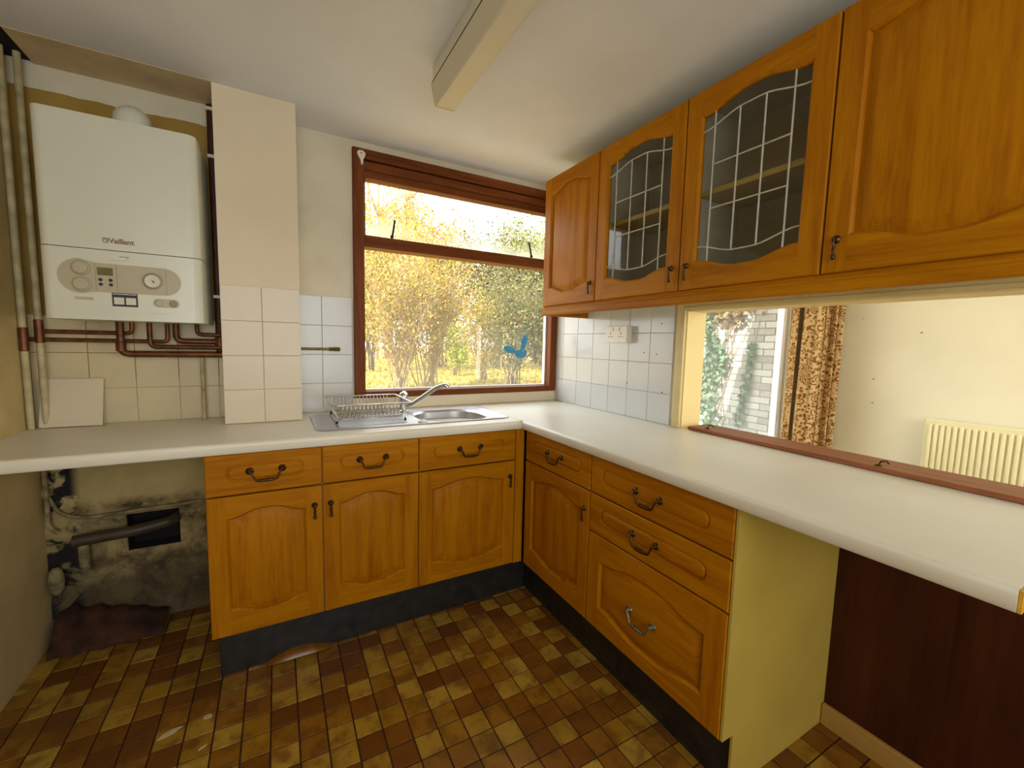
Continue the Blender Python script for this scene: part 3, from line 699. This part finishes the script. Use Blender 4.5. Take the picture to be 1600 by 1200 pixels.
prof = [(-.324, 1.447), (-.327, 1.452), (-.327, 1.474), (-.322, 1.478), (-.322, 1.484), (-.318, 1.488), (-.314, 1.4975), (-.304, 1.4975), (-.304, 1.447)]
obj('front_board', prism(B(), prof, 'y', -2.215, -.318), 'mahog_h' if False else wood('pelmet_wood', WD, WM, WL, 'Y'), t, world=True, angle=30)
obj('return_board', bx(-.304, -.002, -.338, -.318, 1.447, 1.4975, .002), 'wood_h', t, world=True)
# ------------------------------------------------------------------ ceiling light
t = thing('ceiling_light', 'unlit fluorescent batten light with yellowed diffuser on the ceiling', 'light', (-1.07, -1.36, 2.165))
y0, y1 = -1.96, -.762
obj('base', bx(-1.118, -1.022, y0, y1, 2.236, H, .002), 'white_metal', t, world=True)
prof = [(-1.122, 2.238), (-1.120, 2.222), (-1.108, 2.168), (-1.103, 2.163), (-1.037, 2.163), (-1.032, 2.168), (-1.020, 2.222), (-1.018, 2.238)]
obj('diffuser', prism(B(), prof, 'y', y0+.004, y1-.004), 'yellow_plastic', t, world=True, angle=25)
prof2 = [((x+1.07)*1.03-1.07, z if z > 2.2 else z-.002) for x, z in prof]
for a, b in ((y0-.001, y0+.004), (y1-.004, y1+.001)): obj('end_cap', prism(B(), prof2, 'y', a, b), 'chip' if False else 'arch', t, world=True)
obj('seam', bx(-1.1235, -1.1195, y0+.01, y1-.01, 2.2365, 2.2385), 'gap', t, world=True)
# ------------------------------------------------------------------ socket
t = thing('wall_socket', 'white double power socket on the tiles under the wall cabinets', 'socket', (-.006, -.632, 1.30))
obj('back_box', bx(-.040, -.0062, -.712, -.552, 1.306, 1.392, .004), 'white_plastic', t, world=True)
fp = obj('face_plate', bx(-.048, -.0405, -.714, -.550, 1.304, 1.394, .003), 'white_plastic', t, world=True)
for c in (-.592, -.672):
    for dy, dz, a, b in ((0, .018, .004, .009), (.011, .001, .008, .004), (-.011, .001, .008, .004)):
        obj('pin_slot', bx(-.0492, -.0478, c+dy-a/2, c+dy+a/2, 1.335+dz-b/2, 1.335+dz+b/2), 'ink', t, world=True)
    obj('rocker', bx(-.052, -.0475, c-.02 if c > -.63 else c+.012, c-.012 if c > -.63 else c+.02, 1.366, 1.386, .001), 'white_plastic', t, world=True)
# ------------------------------------------------------------------ sink, tap, plug, rack
sink = thing('sink', 'stainless steel inset sink with drainer under the kitchen window', 'sink', (-1.07, -.3, WT))
ZS = WT+.0045; bm = B()
def loopz(pts, z): return [bm.verts.new((x, y, z)) for x, y in pts]
out0 = loopz(rrect(SX0, SX1, SY0, SY1, .05, 8), WT+.0005); out1 = loopz(rrect(SX0+.004, SX1-.004, SY0+.004, SY1-.004, .048, 8), ZS); out2 = loopz(rrect(SX0+.018, SX1-.018, SY0+.018, SY1-.018, .04, 8), ZS); out3 = loopz(rrect(SX0+.024, SX1-.024, SY0+.024, SY1-.024, .036, 8), ZS-.0025)
for a, b in ((out0, out1), (out1, out2), (out2, out3)): bridge(bm, a, b)
b0 = loopz(rrect(BX0, BX1, BY0, BY1, .13, 8), ZS-.0025); b1 = loopz(rrect(BX0+.008, BX1-.008, BY0+.008, BY1-.008, .13, 8), ZS-.012); b2 = loopz(rrect(BX0+.015, BX1-.015, BY0+.015, BY1-.015, .125, 8), ZS-.13); b3 = loopz(rrect(BX0+.045, BX1-.045, BY0+.045, BY1-.045, .11, 8), ZS-.15)
for a, b in ((b0, b1), (b1, b2), (b2, b3)): bridge(bm, a, b)
bm.faces.new(b3)
def le(L): return [bm.edges.get((L[i], L[(i+1) % len(L)])) for i in range(len(L))]
bmesh.ops.triangle_fill(bm, use_beauty=True, edges=le(out3)+le(b0))
obj('basin', bm, 'steel', sink, world=True, angle=35)
for k in range(11):
    y = -.455+k*.028; obj('drainer_rib', tube(B(), [(-1.43, y, ZS-.003), (-1.42, y, ZS-.0008), (-1.14, y, ZS-.0008), (-1.13, y, ZS-.003)], .0035, 8), 'steel', sink, world=True, smooth=True)
obj('waste', lathe(B(), [(.04, 0), (.04, .003), (.03, .004), (.02, .001)], (0, 0, 1), (-.87, -.34, ZS-.15), 20), 'chrome', sink, world=True)
tp = thing('mixer_tap', 'chrome kitchen mixer tap with a raised swivel spout behind the dish rack', 'tap', (-1.067, -.15, ZS))
obj('body', lathe(B(), [(.027, 0), (.027, .006), (.021, .010), (.020, .06), (.022, .066), (.0225, .086), (.019, .098), (.010, .104), (.001, .105)], (0, 0, 1), (-1.067, -.15, ZS-.002), 24), 'chrome', tp, world=True, angle=40)
sp = rounded([(-1.062, -.157, .945), (-1.03, -.17, .950), (-.915, -.235, 1.045), (-.872, -.258, 1.060), (-.862, -.263, 1.045)], .03, 6)
obj('spout', tube(B(), sp, [.0115]*(len(sp)-4)+[.0105]*4, 14), 'chrome', tp, world=True, angle=50)
obj('lever', tube(B(), rounded([(-1.067, -.15, 1.012), (-1.067, -.17, 1.018), (-1.067, -.215, 1.006)], .01, 4), [.010]*2+[.008]*4+[.0065]*2, 10), 'chrome', tp, world=True, angle=50)
pl = thing('sink_plug', 'white sink plug lying on the sink edge by the bowl', 'plug', (-1.06, -.475, ZS)); obj('disc', lathe(B(), [(.022, 0), (.024, .003), (.022, .007), (.010, .008), (.008, .012), (.002, .013)], (0, 0, 1), (-1.062, -.478, ZS-.0015), 20), 'white_plastic', pl, world=True, angle=40)
rk = thing('dish_rack', 'plated wire dish rack standing on the sink drainer', 'dish rack', (-1.27, -.25, ZS))
rx0, rx1, ry0, ry1, zr = -1.447, -1.095, -.42, -.08, .998
def wire(name, pts, r=.0022, m='wire', n=6): return obj(name, tube(B(), pts, r, n), m, rk, world=True, smooth=True)
zm = .965
def loop3(pts): return pts+[pts[0]]
rim = [(x, y, zr) for x, y in rrect(rx0, rx1, ry0, ry1, .03, 5)]; wire('rim', loop3(rim), .0036, n=8)
base = [(x, y, .932) for x, y in rrect(rx0+.03, rx1-.03, ry0+.03, ry1-.03, .02, 4)]; wire('base_loop', loop3(base), .0026)
for k in range(16):
    x = rx0+.045+k*(rx1-rx0-.09)/15
    wire('plate_wire', rounded([(x, ry0+.002, zr), (x, ry0+.03, .934), (x, -.335, .932), (x, -.32, .968), (x, -.30, .933), (x, -.20, .933), (x, -.185, .968), (x, -.165, .932), (x, ry1-.03, .934), (x, ry1-.002, zr)], .006, 2), .0019, n=5)
for y in (-.36, -.29, -.21, -.13):
    wire('cross_wire', rounded([(rx0+.002, y, zr), (rx0+.03, y, .931), (rx1-.03, y, .931), (rx1-.002, y, zr)], .006, 2), .0019, n=5)
for x, y in ((-1.425, -.392), (-1.126, -.405), (-1.42, -.108), (-1.12, -.102)):
    wire('leg', [(x, y, .935), (x, y, .922)], .0022); obj('foot', lathe(B(), [(.0055, 0), (.006, .004), (.005, .012), (.003, .014)], (0, 0, 1), (x, y, ZS-.0022), 10), 'rubber', rk, world=True)
# brass stub pipe with valve on tiles
t = thing('stub_pipe', 'tarnished brass stub pipe poking across the tiles beside the window', 'pipe', (-1.45, -.03, 1.23))
obj('tube', tube(B(), [(-1.552, -.03, 1.235), (-1.40, -.03, 1.235)], .0065, 12), 'brass', t, world=True, smooth=False, angle=40)
obj('compression_nut', lathe(B(), [(.007, 0), (.011, .004), (.011, .016), (.008, .018), (.008, .022), (.012, .024), (.012, .05), (.009, .054)], (1, 0, 0), (-1.418, -.03, 1.235), 6), 'brass', t, world=True)
# ------------------------------------------------------------------ boiler
bo = thing('boiler', 'white wall-hung gas boiler with grey control panel', 'boiler', (-2.12, -.17, 1.335))
X0, X1, YB, Z0, Z1 = -2.345, -1.898, -.325, 1.336, 2.035
def case(z0, z1, y):
    r = .03; pts = []
    for k in range(7): a = PI+k/6*PI/2; pts.append((X0+r+r*math.cos(a), y+r+r*math.sin(a)))
    for k in range(7): a = -PI/2+k/6*PI/2; pts.append((X1-r+r*math.cos(a), y+r+r*math.sin(a)))
    pts += [(X1, -.02), (X0, -.02)]; bm = prism(B(), pts, 'z', z0, z1); return bm
obj('case', case(1.584, Z1, YB), 'white_metal', bo, world=True, angle=40)
fl = obj('flap', case(Z0, 1.581, YB-.002), 'white_metal', bo, world=True, angle=40)
YP = YB-.0021
def flat(name, pts, mat, y0=YP-.002, y1=YP+.001, par=bo): return obj(name, prism(B(), pts, 'y', y0, y1), mat, par, world=True)
cp = []
for k in range(13): a = PI/2+k/12*PI; cp.append((-2.243+.058*math.cos(a), 1.486+.060*math.sin(a)))
cp += [(-2.215, 1.432), (-2.195, 1.434)]
for k in range(13): a = -PI/2+k/12*PI; cp.append((-2.012+.050*math.cos(a), 1.484+.050*math.sin(a)))
cp += [(-2.195, 1.535), (-2.215, 1.538)]
flat('control_panel', cp, 'panel_grey')
for x in (-2.203, -2.146, -2.006): flat('panel_seam', [(x-.0006, 1.438), (x+.0006, 1.438), (x+.0006, 1.532), (x-.0006, 1.532)], 'panel_dark', YP-.0026, YP-.001)
for z in (1.514, 1.458):
    obj('dial', lathe(B(), [(.0245, 0), (.0245, .003), (.021, .0045), (.020, .010), (.018, .0115), (.002, .012)], (0, -1, 0), (-2.24, YP-.0018, z), 24), 'panel_grey', bo, world=True, angle=35)
    obj('dial_ring', lathe(B(), [(.0262, 0), (.0262, .0012), (.0245, .0014)], (0, -1, 0), (-2.24, YP-.0019, z), 24), 'panel_dark', bo, world=True)
flat('display', [(-2.198, 1.493), (-2.156, 1.493), (-2.156, 1.520), (-2.198, 1.520)], 'lcd', YP-.003)
for x in (-2.190, -2.163):
    for z in (1.477, 1.461): obj('button', lathe(B(), [(.0055, 0), (.0055, .002), (.003, .003)], (0, -1, 0), (x, YP-.0019, z), 12), 'ink', bo, world=True)
obj('gauge_ring', lathe(B(), [(.030, 0), (.030, .004), (.024, .005)], (0, -1, 0), (-2.046, YP-.0018, 1.484), 26), 'panel_dark', bo, world=True)
obj('gauge_face', lathe(B(), [(.0225, 0), (.0225, .0055), (.021, .0056)], (0, -1, 0), (-2.046, YP-.0018, 1.484), 26), 'paper', bo, world=True)
flat('gauge_needle', [(-2.048, 1.488), (-2.044, 1.480), (-2.037, 1.477), (-2.042, 1.484)], 'ink', YP-.0085, YP-.007)
flat('service_label', [(-2.163, 1.386), (-2.092, 1.386), (-2.092, 1.434), (-2.163, 1.434)], 'ink', YP-.0008)
for a, b in ((-2.158, -2.130), (-2.125, -2.097)): flat('label_field', [(a, 1.393), (b, 1.393), (b, 1.418), (a, 1.418)], 'paper', YP-.0014)
flat('label_line', [(-2.160, 1.4285), (-2.095, 1.4285), (-2.095, 1.431), (-2.160, 1.431)], 'paper', YP-.0014)
flat('lower_dial_plate', rrect(-2.048, -1.970, 1.389, 1.421, .0155, 6), 'panel_grey')
for x in (-2.030, -1.988): obj('small_dial', lathe(B(), [(.0125, 0), (.0125, .002), (.011, .003), (.0105, .001)], (0, -1, 0), (x, YP-.0018, 1.405), 18), 'panel_dark' if x > -2 else 'panel_grey', bo, world=True)
flat('flap_grip', rrect(-2.165, -2.115, 1.549, 1.564, .004, 3), 'white_metal', YP-.006)
flat('grip_mark', [(-2.135, 1.561), (-2.110, 1.561), (-2.110, 1.5635), (-2.135, 1.5635)], 'panel_dark', YP-.0065)
flat('flap_recess', rrect(-2.262, -2.212, 1.404, 1.414, .004, 3), 'panel_grey', YP-.0006)
flat('bottom_lip', [(-2.22, 1.364), (-1.99, 1.364), (-1.99, 1.370), (-2.22, 1.370)], 'white_metal', YP-.002)
# maker's badge: square emblem and lettering
RX = Matrix.Rotation(PI/2, 4, 'X'); off = Vector(bo.location)
text_mesh('badge_lettering', 'Vaillant', .0235, 'badge', bo, Matrix.Translation(Vector((-2.128, YB-.0006, 1.616))-off) @ RX)
bm = B(); q = [(-2.1795, 1.608), (-2.1635, 1.608), (-2.1635, 1.625), (-2.1795, 1.625)]; prism(bm, rrect(-2.1795, -2.1635, 1.608, 1.625, .003, 3), 'y', YB-.0012, YB+.0005)
em = obj('badge_emblem', bm, 'badge', bo, world=True); 
flat('emblem_mark', [(-2.1765, 1.611), (-2.1665, 1.611), (-2.1665, 1.6135), (-2.172, 1.6145), (-2.1675, 1.6195), (-2.1665, 1.6225), (-2.171, 1.618), (-2.1765, 1.6215)], 'paper', YB-.0018, YB-.0008)
fu = thing('flue_elbow', 'cream domed flue elbow on top of the boiler', 'flue', (-2.11, -.17, Z1))
obj('collar', lathe(B(), [(.062, 0), (.062, .015), (.059, .018), (.0575, .035)], (0, 0, 1), (-2.112, -.17, Z1), 28), 'white_metal', fu, world=True, angle=40)
obj('elbow', tube(B(), rounded([(-2.112, -.17, Z1+.03), (-2.112, -.17, Z1+.062), (-2.112, -.0, Z1+.062)], .05, 8), .057, 24), 'white_metal', fu, world=True, angle=40)
# ------------------------------------------------------------------ pipes around boiler
def pipe(name, label, pts, r, mat, rad=.025, group=None, clips=(), fit=()):
    p = rounded(pts, rad, 6) if len(pts) > 2 else [Vector(q) for q in pts]
    t = thing(name, label, 'pipe', pts[0], 0, group); obj('tube', tube(B(), p, r, 12), mat, t, world=True, angle=40)
    for c in clips:
        bm = B(); box(bm, c[0]-.016, c[0]+.012, c[1]-r-.004, c[1]+.03, c[2]-.007, c[2]+.007, .002); obj('pipe_clip', bm, 'white_plastic', t, world=True)
    for c in fit:
        ax = c[3]; obj('solder_joint', lathe(B(), [(r*1.02, -c[4]), (r*1.28, -c[4]+.002), (r*1.28, c[4]-.002), (r*1.02, c[4])], ax, c[:3], 12), 'copper', t, world=True, angle=40)
    return t
zb = Z0+.03
pipe('copper_pipe', 'lowest and thickest copper pipe under the boiler, bending right', [(-2.210, -.07, zb), (-2.210, -.07, 1.205), (-1.858, -.07, 1.205)], .0135, 'copper', .03, fit=[(-2.21, -.07, 1.235, (0, 0, 1), .02)])
pipe('copper_pipe', 'copper pipe under the boiler just above the thickest one, bending right', [(-2.118, -.06, zb), (-2.118, -.06, 1.236), (-1.862, -.06, 1.236)], .0095, 'copper')
pipe('copper_pipe', 'copper pipe under the boiler bending right below the rightmost stub', [(-2.03, -.055, zb), (-2.03, -.055, 1.262), (-1.862, -.055, 1.262)], .012, 'copper')
pipe('copper_pipe', 'long lower copper pipe from the corner pipes to the boiler', [(-2.495, -.04, 1.258), (-2.062, -.04, 1.258), (-2.062, -.04, zb)], .0082, 'copper', .02)
pipe('copper_pipe', 'shorter upper copper pipe from the corner pipes to the boiler', [(-2.462, -.045, 1.290), (-2.178, -.045, 1.290), (-2.178, -.045, zb)], .0082, 'copper', .02)
pipe('copper_pipe', 'rightmost short copper stub hooking under the boiler', [(-1.955, -.06, zb), (-1.955, -.06, 1.292), (-1.868, -.06, 1.292)], .0085, 'copper', .02)
pipe('vertical_pipe', 'dark brown vertical pipe with white clips behind the boxed column', [(-1.874, -.05, 2.275), (-1.874, -.05, 1.195)], .0155, 'darkpipe', clips=[(-1.874, -.05, 2.255), (-1.874, -.05, 2.06), (-1.874, -.05, 1.462)], fit=[(-1.874, -.05, 1.262, (0, 0, 1), .02)])
pipe('vertical_pipe', 'thin white vertical pipe standing on the worktop below the copper pipes', [(-1.943, -.05, 1.20), (-1.943, -.05, WT+.001)], .0085, 'paintpipe')
for x, y, lab in ((-2.487, -.075, 'grimy cream corner pipe nearest the left wall with a copper tee'), (-2.452, -.05, 'grimy cream corner pipe nearest the boiler with a copper tee')):
    z = 1.258 if x < -2.47 else 1.29
    pipe('corner_pipe', lab, [(x, y, 2.30), (x, y, WT+.001)], .011, 'paintpipe', group='corner pipes', fit=[(x, y, z, (0, 0, 1), .045)])
# loose white panel leaning on tiles
bm = bx(-.094, .094, -.004, .004, 0, .194, .0015); lp = obj('loose_panel', bm, 'tile_boxing'); lp.location = (-2.378, -.062, WT+.0025); lp.rotation_euler = (math.radians(-13), 0, math.radians(-2))
tag(lp, 'loose cream square panel leaning on the tiles below the boiler', 'panel')
# ------------------------------------------------------------------ recess under the worktop
pipe('waste_pipe', 'thick dark waste pipe running into the hole in the recess wall', [(-2.40, -.06, .435), (-2.20, -.06, .445), (-2.08, -.03, .455), (-2.07, .12, .46)], .024, 'waste', .03, fit=[])
pipe('cable_conduit', 'thin cream cable pipe sagging along the dirty recess wall', [(-2.475, -.02, .62), (-2.45, -.02, .545), (-2.38, -.02, .515), (-1.885, -.02, .528)], .007, 'shadedpipe', .06)
pipe('stub_pipe', 'short pale pipe stub hanging below the waste pipe', [(-2.375, -.045, .415), (-2.372, -.045, .30)], .018, 'shadedpipe')
pipe('corner_pipe', 'pale vertical pipe in the recess corner by the left wall', [(-2.478, -.03, .868), (-2.478, -.03, .50), (-2.45, -.03, .47)], .009, 'shadedpipe', .02)
pipe('floor_pipe', 'short pale pipe end rising from the recess floor', [(-2.475, -.06, 0.002), (-2.468, -.055, .105)], .008, 'shadedpipe')
bm = lathe(B(), [(.008, 0), (.022, .02), (.026, .06), (.020, .10), (.010, .115)], (.0, 0, 1), (0, 0, 0), 12); o = obj('trap_bottle', bm, 'shadedpipe', smooth=True); o.location = (-2.463, -.045, .215)
tag(o, 'pale bottle-shaped pipe trap hanging in the recess corner', 'trap')
bm = B(); N = 14; rows = []
for i in range(N+1):
    rows.append([]); u = i/N
    for k in range(5):
        w_ = k/4; hgt = .135*(1-.75*u**1.6)*(1+.10*math.sin(i*2.1+k)); rows[-1].append(bm.verts.new((-2.47+.36*u, -.16+.13*w_+.01*math.sin(i*1.7+k), .004+hgt*w_**.8)))
for a, b in zip(rows, rows[1:]):
    for k in range(4): bm.faces.new((a[k], b[k], b[k+1], a[k+1]))
o = obj('rubble_slope', bm, 'rust', smooth=True); s = o.modifiers.new('s', 'SOLIDIFY'); s.thickness = .006
tag(o, 'reddish-brown sloping rubble against the recess wall', 'rubble')
for i, (x, y, a, lab) in enumerate(((-1.985, -.752, .6, 'largest pale paint flake on the floor near the recess'), (-1.885, -.735, 0, 'small round pale flake on the floor beside the larger one'), (-1.885, -.86, .8, 'thin pale sliver on the floor tiles nearest the camera'))):
    sc = (1, .45, .4)[i]; pts = [(.028*sc*math.cos(k/7*2*PI+a)*(1+.3*math.sin(k*2.3)), (.012 if i != 1 else .02)*sc*math.sin(k/7*2*PI)) for k in range(7)]
    pts = [(x+p*math.cos(a)-q*math.sin(a), y+p*math.sin(a)+q*math.cos(a)) for p, q in pts]
    tag(obj('paint_flake', prism(B(), pts, 'z', .0006, .003), 'litter'), lab, 'flake', 'flakes on the floor')
# ------------------------------------------------------------------ garden
bm = B(); vv = []
for x in (-40, 40): vv.append([bm.verts.new((x, y, z)) for y, z in ((.27, -.15), (1.2, -.02), (4.2, .42), (9, .45), (45, .5))])
for k in range(4): bm.faces.new((vv[0][k], vv[1][k], vv[1][k+1], vv[0][k+1]))
struct(obj('ground', bm, 'ground'), 'sunlit garden ground')
tag(obj('unseen_bounce_slab', bx(-3.5, 2.98, .131, 3.2, -.16, -.04), plain('bounce_slab_grey', srgb(186, 186, 186), .9)), kind='structure')  # unseen pale slab, added to bounce sunlight up through the window onto the ceiling
def gz(y): return float(np.interp(y, [.27, 1.2, 4.2, 9, 45], [-.15, -.02, .42, .45, .5]))
def quads(C, size, asp=1.6, up=0.):
    """n leaf quads at centres C"""
    n = len(C); d = rng.normal(size=(n, 3)); d[:, 2] += up; d /= np.linalg.norm(d, axis=1)[:, None]
    e = rng.normal(size=(n, 3)); e -= d*(e*d).sum(1)[:, None]; e /= np.linalg.norm(e, axis=1)[:, None]
    s = size*rng.uniform(.6, 1.3, n)[:, None]; a, b = d*s*asp/2, e*s/2
    V = np.stack([C-a, C+b*.9, C+a, C-b*.9], 1).reshape(-1, 3); F = np.arange(4*n).reshape(-1, 4); return V, F
def np_obj(name, V, F, mat, parent):
    me = bpy.data.meshes.new(name); me.vertices.add(len(V)); me.vertices.foreach_set('co', np.ascontiguousarray(V, dtype=np.float32).ravel())
    k = F.shape[1]; me.loops.add(F.size); me.loops.foreach_set('vertex_index', F.ravel().astype(np.int32)); me.polygons.add(len(F)); me.polygons.foreach_set('loop_start', np.arange(0, F.size, k, dtype=np.int32)); me.polygons.foreach_set('loop_total', np.full(len(F), k, dtype=np.int32)); me.update(calc_edges=True)
    return link(name, me, mat, parent)
def branches(bm, base, n, h, spread, r0, sub=3, sr=.35, pw=1.5):
    """arching stems from a base; returns sample points along stems and twigs"""
    pts_all = []
    for i in range(n):
        a = 2*PI*i/n+random.uniform(-.5, .5); k = random.uniform(.25, 1)*spread; hh = h*random.uniform(.7, 1.05)
        b = Vector((base[0]+random.uniform(-.16, .16)*spread, base[1]+random.uniform(-.16, .16)*spread, base[2]-.03)); pts = []
        j1, j2 = random.uniform(0, 6), random.uniform(0, 6)
        for s in range(8):
            u = s/7; pts.append(b+Vector((math.cos(a)*k*u**pw+.04*math.sin(5*u+j1), math.sin(a)*k*u**pw+.04*math.sin(5*u+j2), hh*u)))
        tube(bm, pts, [r0*(1-.8*s/7) for s in range(8)], 5, cap=False); pts_all += pts[3:]
        for s in range(sub):
            i0 = random.randint(2, 6); p = pts[i0]; d = Vector((random.uniform(-1, 1), random.uniform(-1, 1), random.uniform(.4, 1.4))).normalized(); L = h*sr*random.uniform(.5, 1)
            tw = [p+d*L*v+Vector((0, 0, .1*L*v*v)) for v in (0, .33, .66, 1)]; tube(bm, tw, [r0*.35, r0*.28, r0*.2, r0*.1], 4, cap=False); pts_all += tw[1:]
            for s2 in range(2):
                p2 = tw[random.randint(1, 3)]; d2 = (d+Vector((random.uniform(-1, 1), random.uniform(-1, 1), random.uniform(-.3, .8)))).normalized(); tw2 = [p2, p2+d2*L*.3, p2+d2*L*.55]; tube(bm, tw2, [r0*.18, r0*.13, r0*.07], 3, cap=False); pts_all += tw2
    return pts_all
def shrub(name, label, base, n, h, spread, r0, nleaf, lsize, mat, sub=4, jit=.16, cat='shrub', group='garden shrubs', zmin=.35, asp=1.7, sr=.35, bark='bark', pw=1.5):
    t = thing(name, label, cat, base, 0, group); bm = B(); P = branches(bm, base, n, h, spread, r0, sub, sr, pw); obj('stems', bm, bark, t, world=True)
    P = np.array([tuple(p) for p in P]); P = P[P[:, 2] > base[2]+zmin*h]; C = P[rng.integers(0, len(P), nleaf)]+rng.normal(size=(nleaf, 3))*jit
    V, F = quads(C-np.array(base), lsize, asp); tag(np_obj('foliage', V, F, mat, t), kind='stuff'); return t
def ray_at(px, py, Y):
    d = fwd+rgt*(px-800)/FPX+upv*(600-py)/FPX; s = (Y-CAM.y)/d.y; return CAM+d*s
def gpt(px, Y): p = ray_at(px, 600, Y); return (p.x, Y, gz(Y))
shrub('twiggy_shrub', 'tall multi-stemmed twiggy shrub at the left of the kitchen window view', gpt(622, 5.0), 22, 2.15, .85, .013, 7000, .028, 'leaf_brown', 10, .12, zmin=.22, pw=1.15, bark='bark_pale')
shrub('twiggy_shrub', 'leaning multi-stemmed shrub just left of the bright garden gap', gpt(668, 5.3), 18, 2.25, .9, .016, 7000, .028, 'leaf_brown', 10, .12, zmin=.25, pw=1.1, bark='bark_pale')
shrub('twiggy_shrub', 'shaded olive shrub behind the butterfly sticker', gpt(800, 4.4), 16, 1.95, .62, .014, 9500, .03, 'leaf_olive', 8, .11, zmin=.15, pw=1.1)
shrub('twiggy_shrub', 'dense shaded shrub at the right edge of the kitchen window', gpt(862, 4.0), 14, 1.9, .6, .014, 8000, .03, 'leaf_olive', 8, .11, zmin=.12, pw=1.1)
shrub('twiggy_shrub', 'golden reedy stems to the right of the bright garden gap', gpt(752, 6.2), 22, 1.75, .5, .012, 4500, .03, 'leaf_gold', 4, .10, zmin=.2, pw=1.0, bark='bark_pale')
shrub('lime_bush', 'small bright lime bush in the gap between the shrubs', gpt(712, 7.5), 8, 1.15, .35, .012, 2400, .045, 'leaf_lime', 4, .1, 'bush', zmin=.3)
for px, Y, h, sp, nl, mt, lab in ((575, 9.5, 3.0, 1.1, 4200, 'leaf_gold', 'golden hedge bush behind the leftmost shrub'), (690, 11, 3.3, 1.3, 5200, 'leaf_gold', 'golden hedge bush in the middle distance of the garden'), (775, 10, 3.2, 1.1, 4600, 'leaf_olive', 'olive hedge bush behind the shaded shrubs'), (850, 9, 3.1, 1.1, 4600, 'leaf_olive', 'olive hedge bush farthest right in the garden')):
    shrub('hedge_bush', lab, gpt(px, Y), 18, h*1.22, sp, .02, nl*3, .055, mt, 6, .22, 'bush', zmin=.05)
shrub('lime_bush', 'large bright lime-yellow bush above the right of the transom', gpt(838, 12.5), 18, 4.9, 1.5, .03, 24000, .07, 'leaf_lime', 7, .3, 'bush', zmin=.45, asp=1.4)
for i, (px, Y, h, lab) in enumerate(((588, 15, 7.6, 'thin bare tree at the far left of the vent pane'), (606, 17, 8.2, 'thin bare tree second from the left in the vent pane'), (640, 14, 7.6, 'ivy-clad yellowish tree left of the open sky'), (682, 16, 6.4, 'low twiggy tree just left of the open sky'))):
    shrub('garden_tree', lab, gpt(px, Y), 3 if i != 3 else 6, h, .5 if i != 3 else 1.5, .08, 1500 if i != 2 else 4200, .06, 'leaf_gold', 16, .16, 'tree', 'garden trees', .2, sr=.26, bark='bark_pale')
n = 15000; gy = 3.6+rng.random(n)**1.5*16; gx = rng.uniform(-3, 9, n); C = np.stack([gx, gy, np.interp(gy, [.27, 1.2, 4.2, 9, 45], [-.15, -.02, .42, .45, .5])+.02], 1); V, F = quads(C, .06, 1.8, .8)
tag(np_obj('lawn_litter', V, F, 'grass', None), 'golden grass and fallen leaves under the garden shrubs', 'grass', kind='stuff')
# pale brick side wall with ivy outside the dining window
bw = thing('brick_wall', 'pale weathered brick wall outside the dining room window', 'wall', (3.05, 1.0, -.1)); BXW = 3.0
obj('mortar', bx(BXW+.006, BXW+.2, .14, 2.6, -.1, 3.0), 'mortar', bw, world=True)
def brick_me(L):
    bm = box(B(), 0, .1, 0, L, 0, .065, .003); bmesh.ops.recalc_face_normals(bm, faces=bm.faces); me = bpy.data.meshes.new('brick'); bm.to_mesh(me); bm.free(); me.materials.append(M['brick']); return me
bfull, bhalf = brick_me(.215), brick_me(.1025); cnt = 0
for c in range(34):
    z = .02+c*.075; y = .145
    if z > 2.55: break
    if c % 2: link('brick', bhalf, 'brick', bw, (BXW-3.05+random.uniform(-.003, .002), y-1.0, z+.1)); y += .1125
    while y < 1.95: link('brick', bfull, 'brick', bw, (BXW-3.05+random.uniform(-.003, .002), y-1.0, z+.1)); y += .225
iv = thing('ivy', 'green ivy climbing over the pale brick wall', 'ivy', (2.97, .8, -.1)); bm = B(); P = []
def vine(y0, z0, pts, r=.006):
    p = [(BXW-.01-random.uniform(0, .01), a, b) for a, b in pts]; tube(bm, p, [r*(1-.5*i/len(p)) for i in range(len(p))], 5, cap=False)
for k in range(22):
    y = random.uniform(.75, 1.7); z = -.1; pts = [(y, z)]
    for s in range(9): y += random.uniform(-.10, .07); z += random.uniform(.18, .32); pts.append((y, z))
    vine(0, 0, pts)
for pts in ([(.92, .9), (.70, 1.2), (.55, 1.5), (.48, 1.75)], [(.95, 1.0), (.80, 1.35), (.72, 1.6)], [(.60, .5), (.52, .8), (.50, 1.1), (.47, 1.32), (.42, 1.62)], [(.9, 1.25), (.6, 1.75), (.42, 2.0)]): vine(0, 0, pts, .005)
obj('stems', bm, 'ivybark', iv, world=True)
n = 9000; yy = rng.uniform(.55, 1.95, n); zz = rng.uniform(-.1, 2.4, n)
edge = .93+.10*np.sin(zz*4.1)+.06*np.sin(zz*9+1)-.22*np.clip(1.1-zz, 0, .6)
hole = ((yy-1.13)/.10)**2+((zz-1.32)/.22)**2 < 1
keep = (yy > edge+rng.normal(size=n)*.05) & ~hole
yy, zz = yy[keep], zz[keep]; C = np.stack([BXW-.02-rng.random(len(yy))*.09, yy, zz], 1)
m = 240; u = rng.random(m); C2 = np.stack([BXW-.02-rng.random(m)*.03, np.interp(u, [0, .5, 1], [.58, .51, .47])+rng.normal(size=m)*.022, .4+u*.95], 1)
V, F = quads(np.concatenate([C, C2])-np.array((2.97, .8, -.1)), .06, 1.25); tag(np_obj('leaves', V, F, 'leaf_ivy', iv), kind='stuff')
n = 1500; C = np.stack([BXW-.03-rng.random(n)*.08, rng.normal(.80, .13, n), rng.normal(1.88, .13, n)], 1); V, F = quads(C-np.array((2.97, .8, -.1)), .06, 1.3); tag(np_obj('dry_leaves', V, F, 'leaf_rust', iv), kind='stuff')
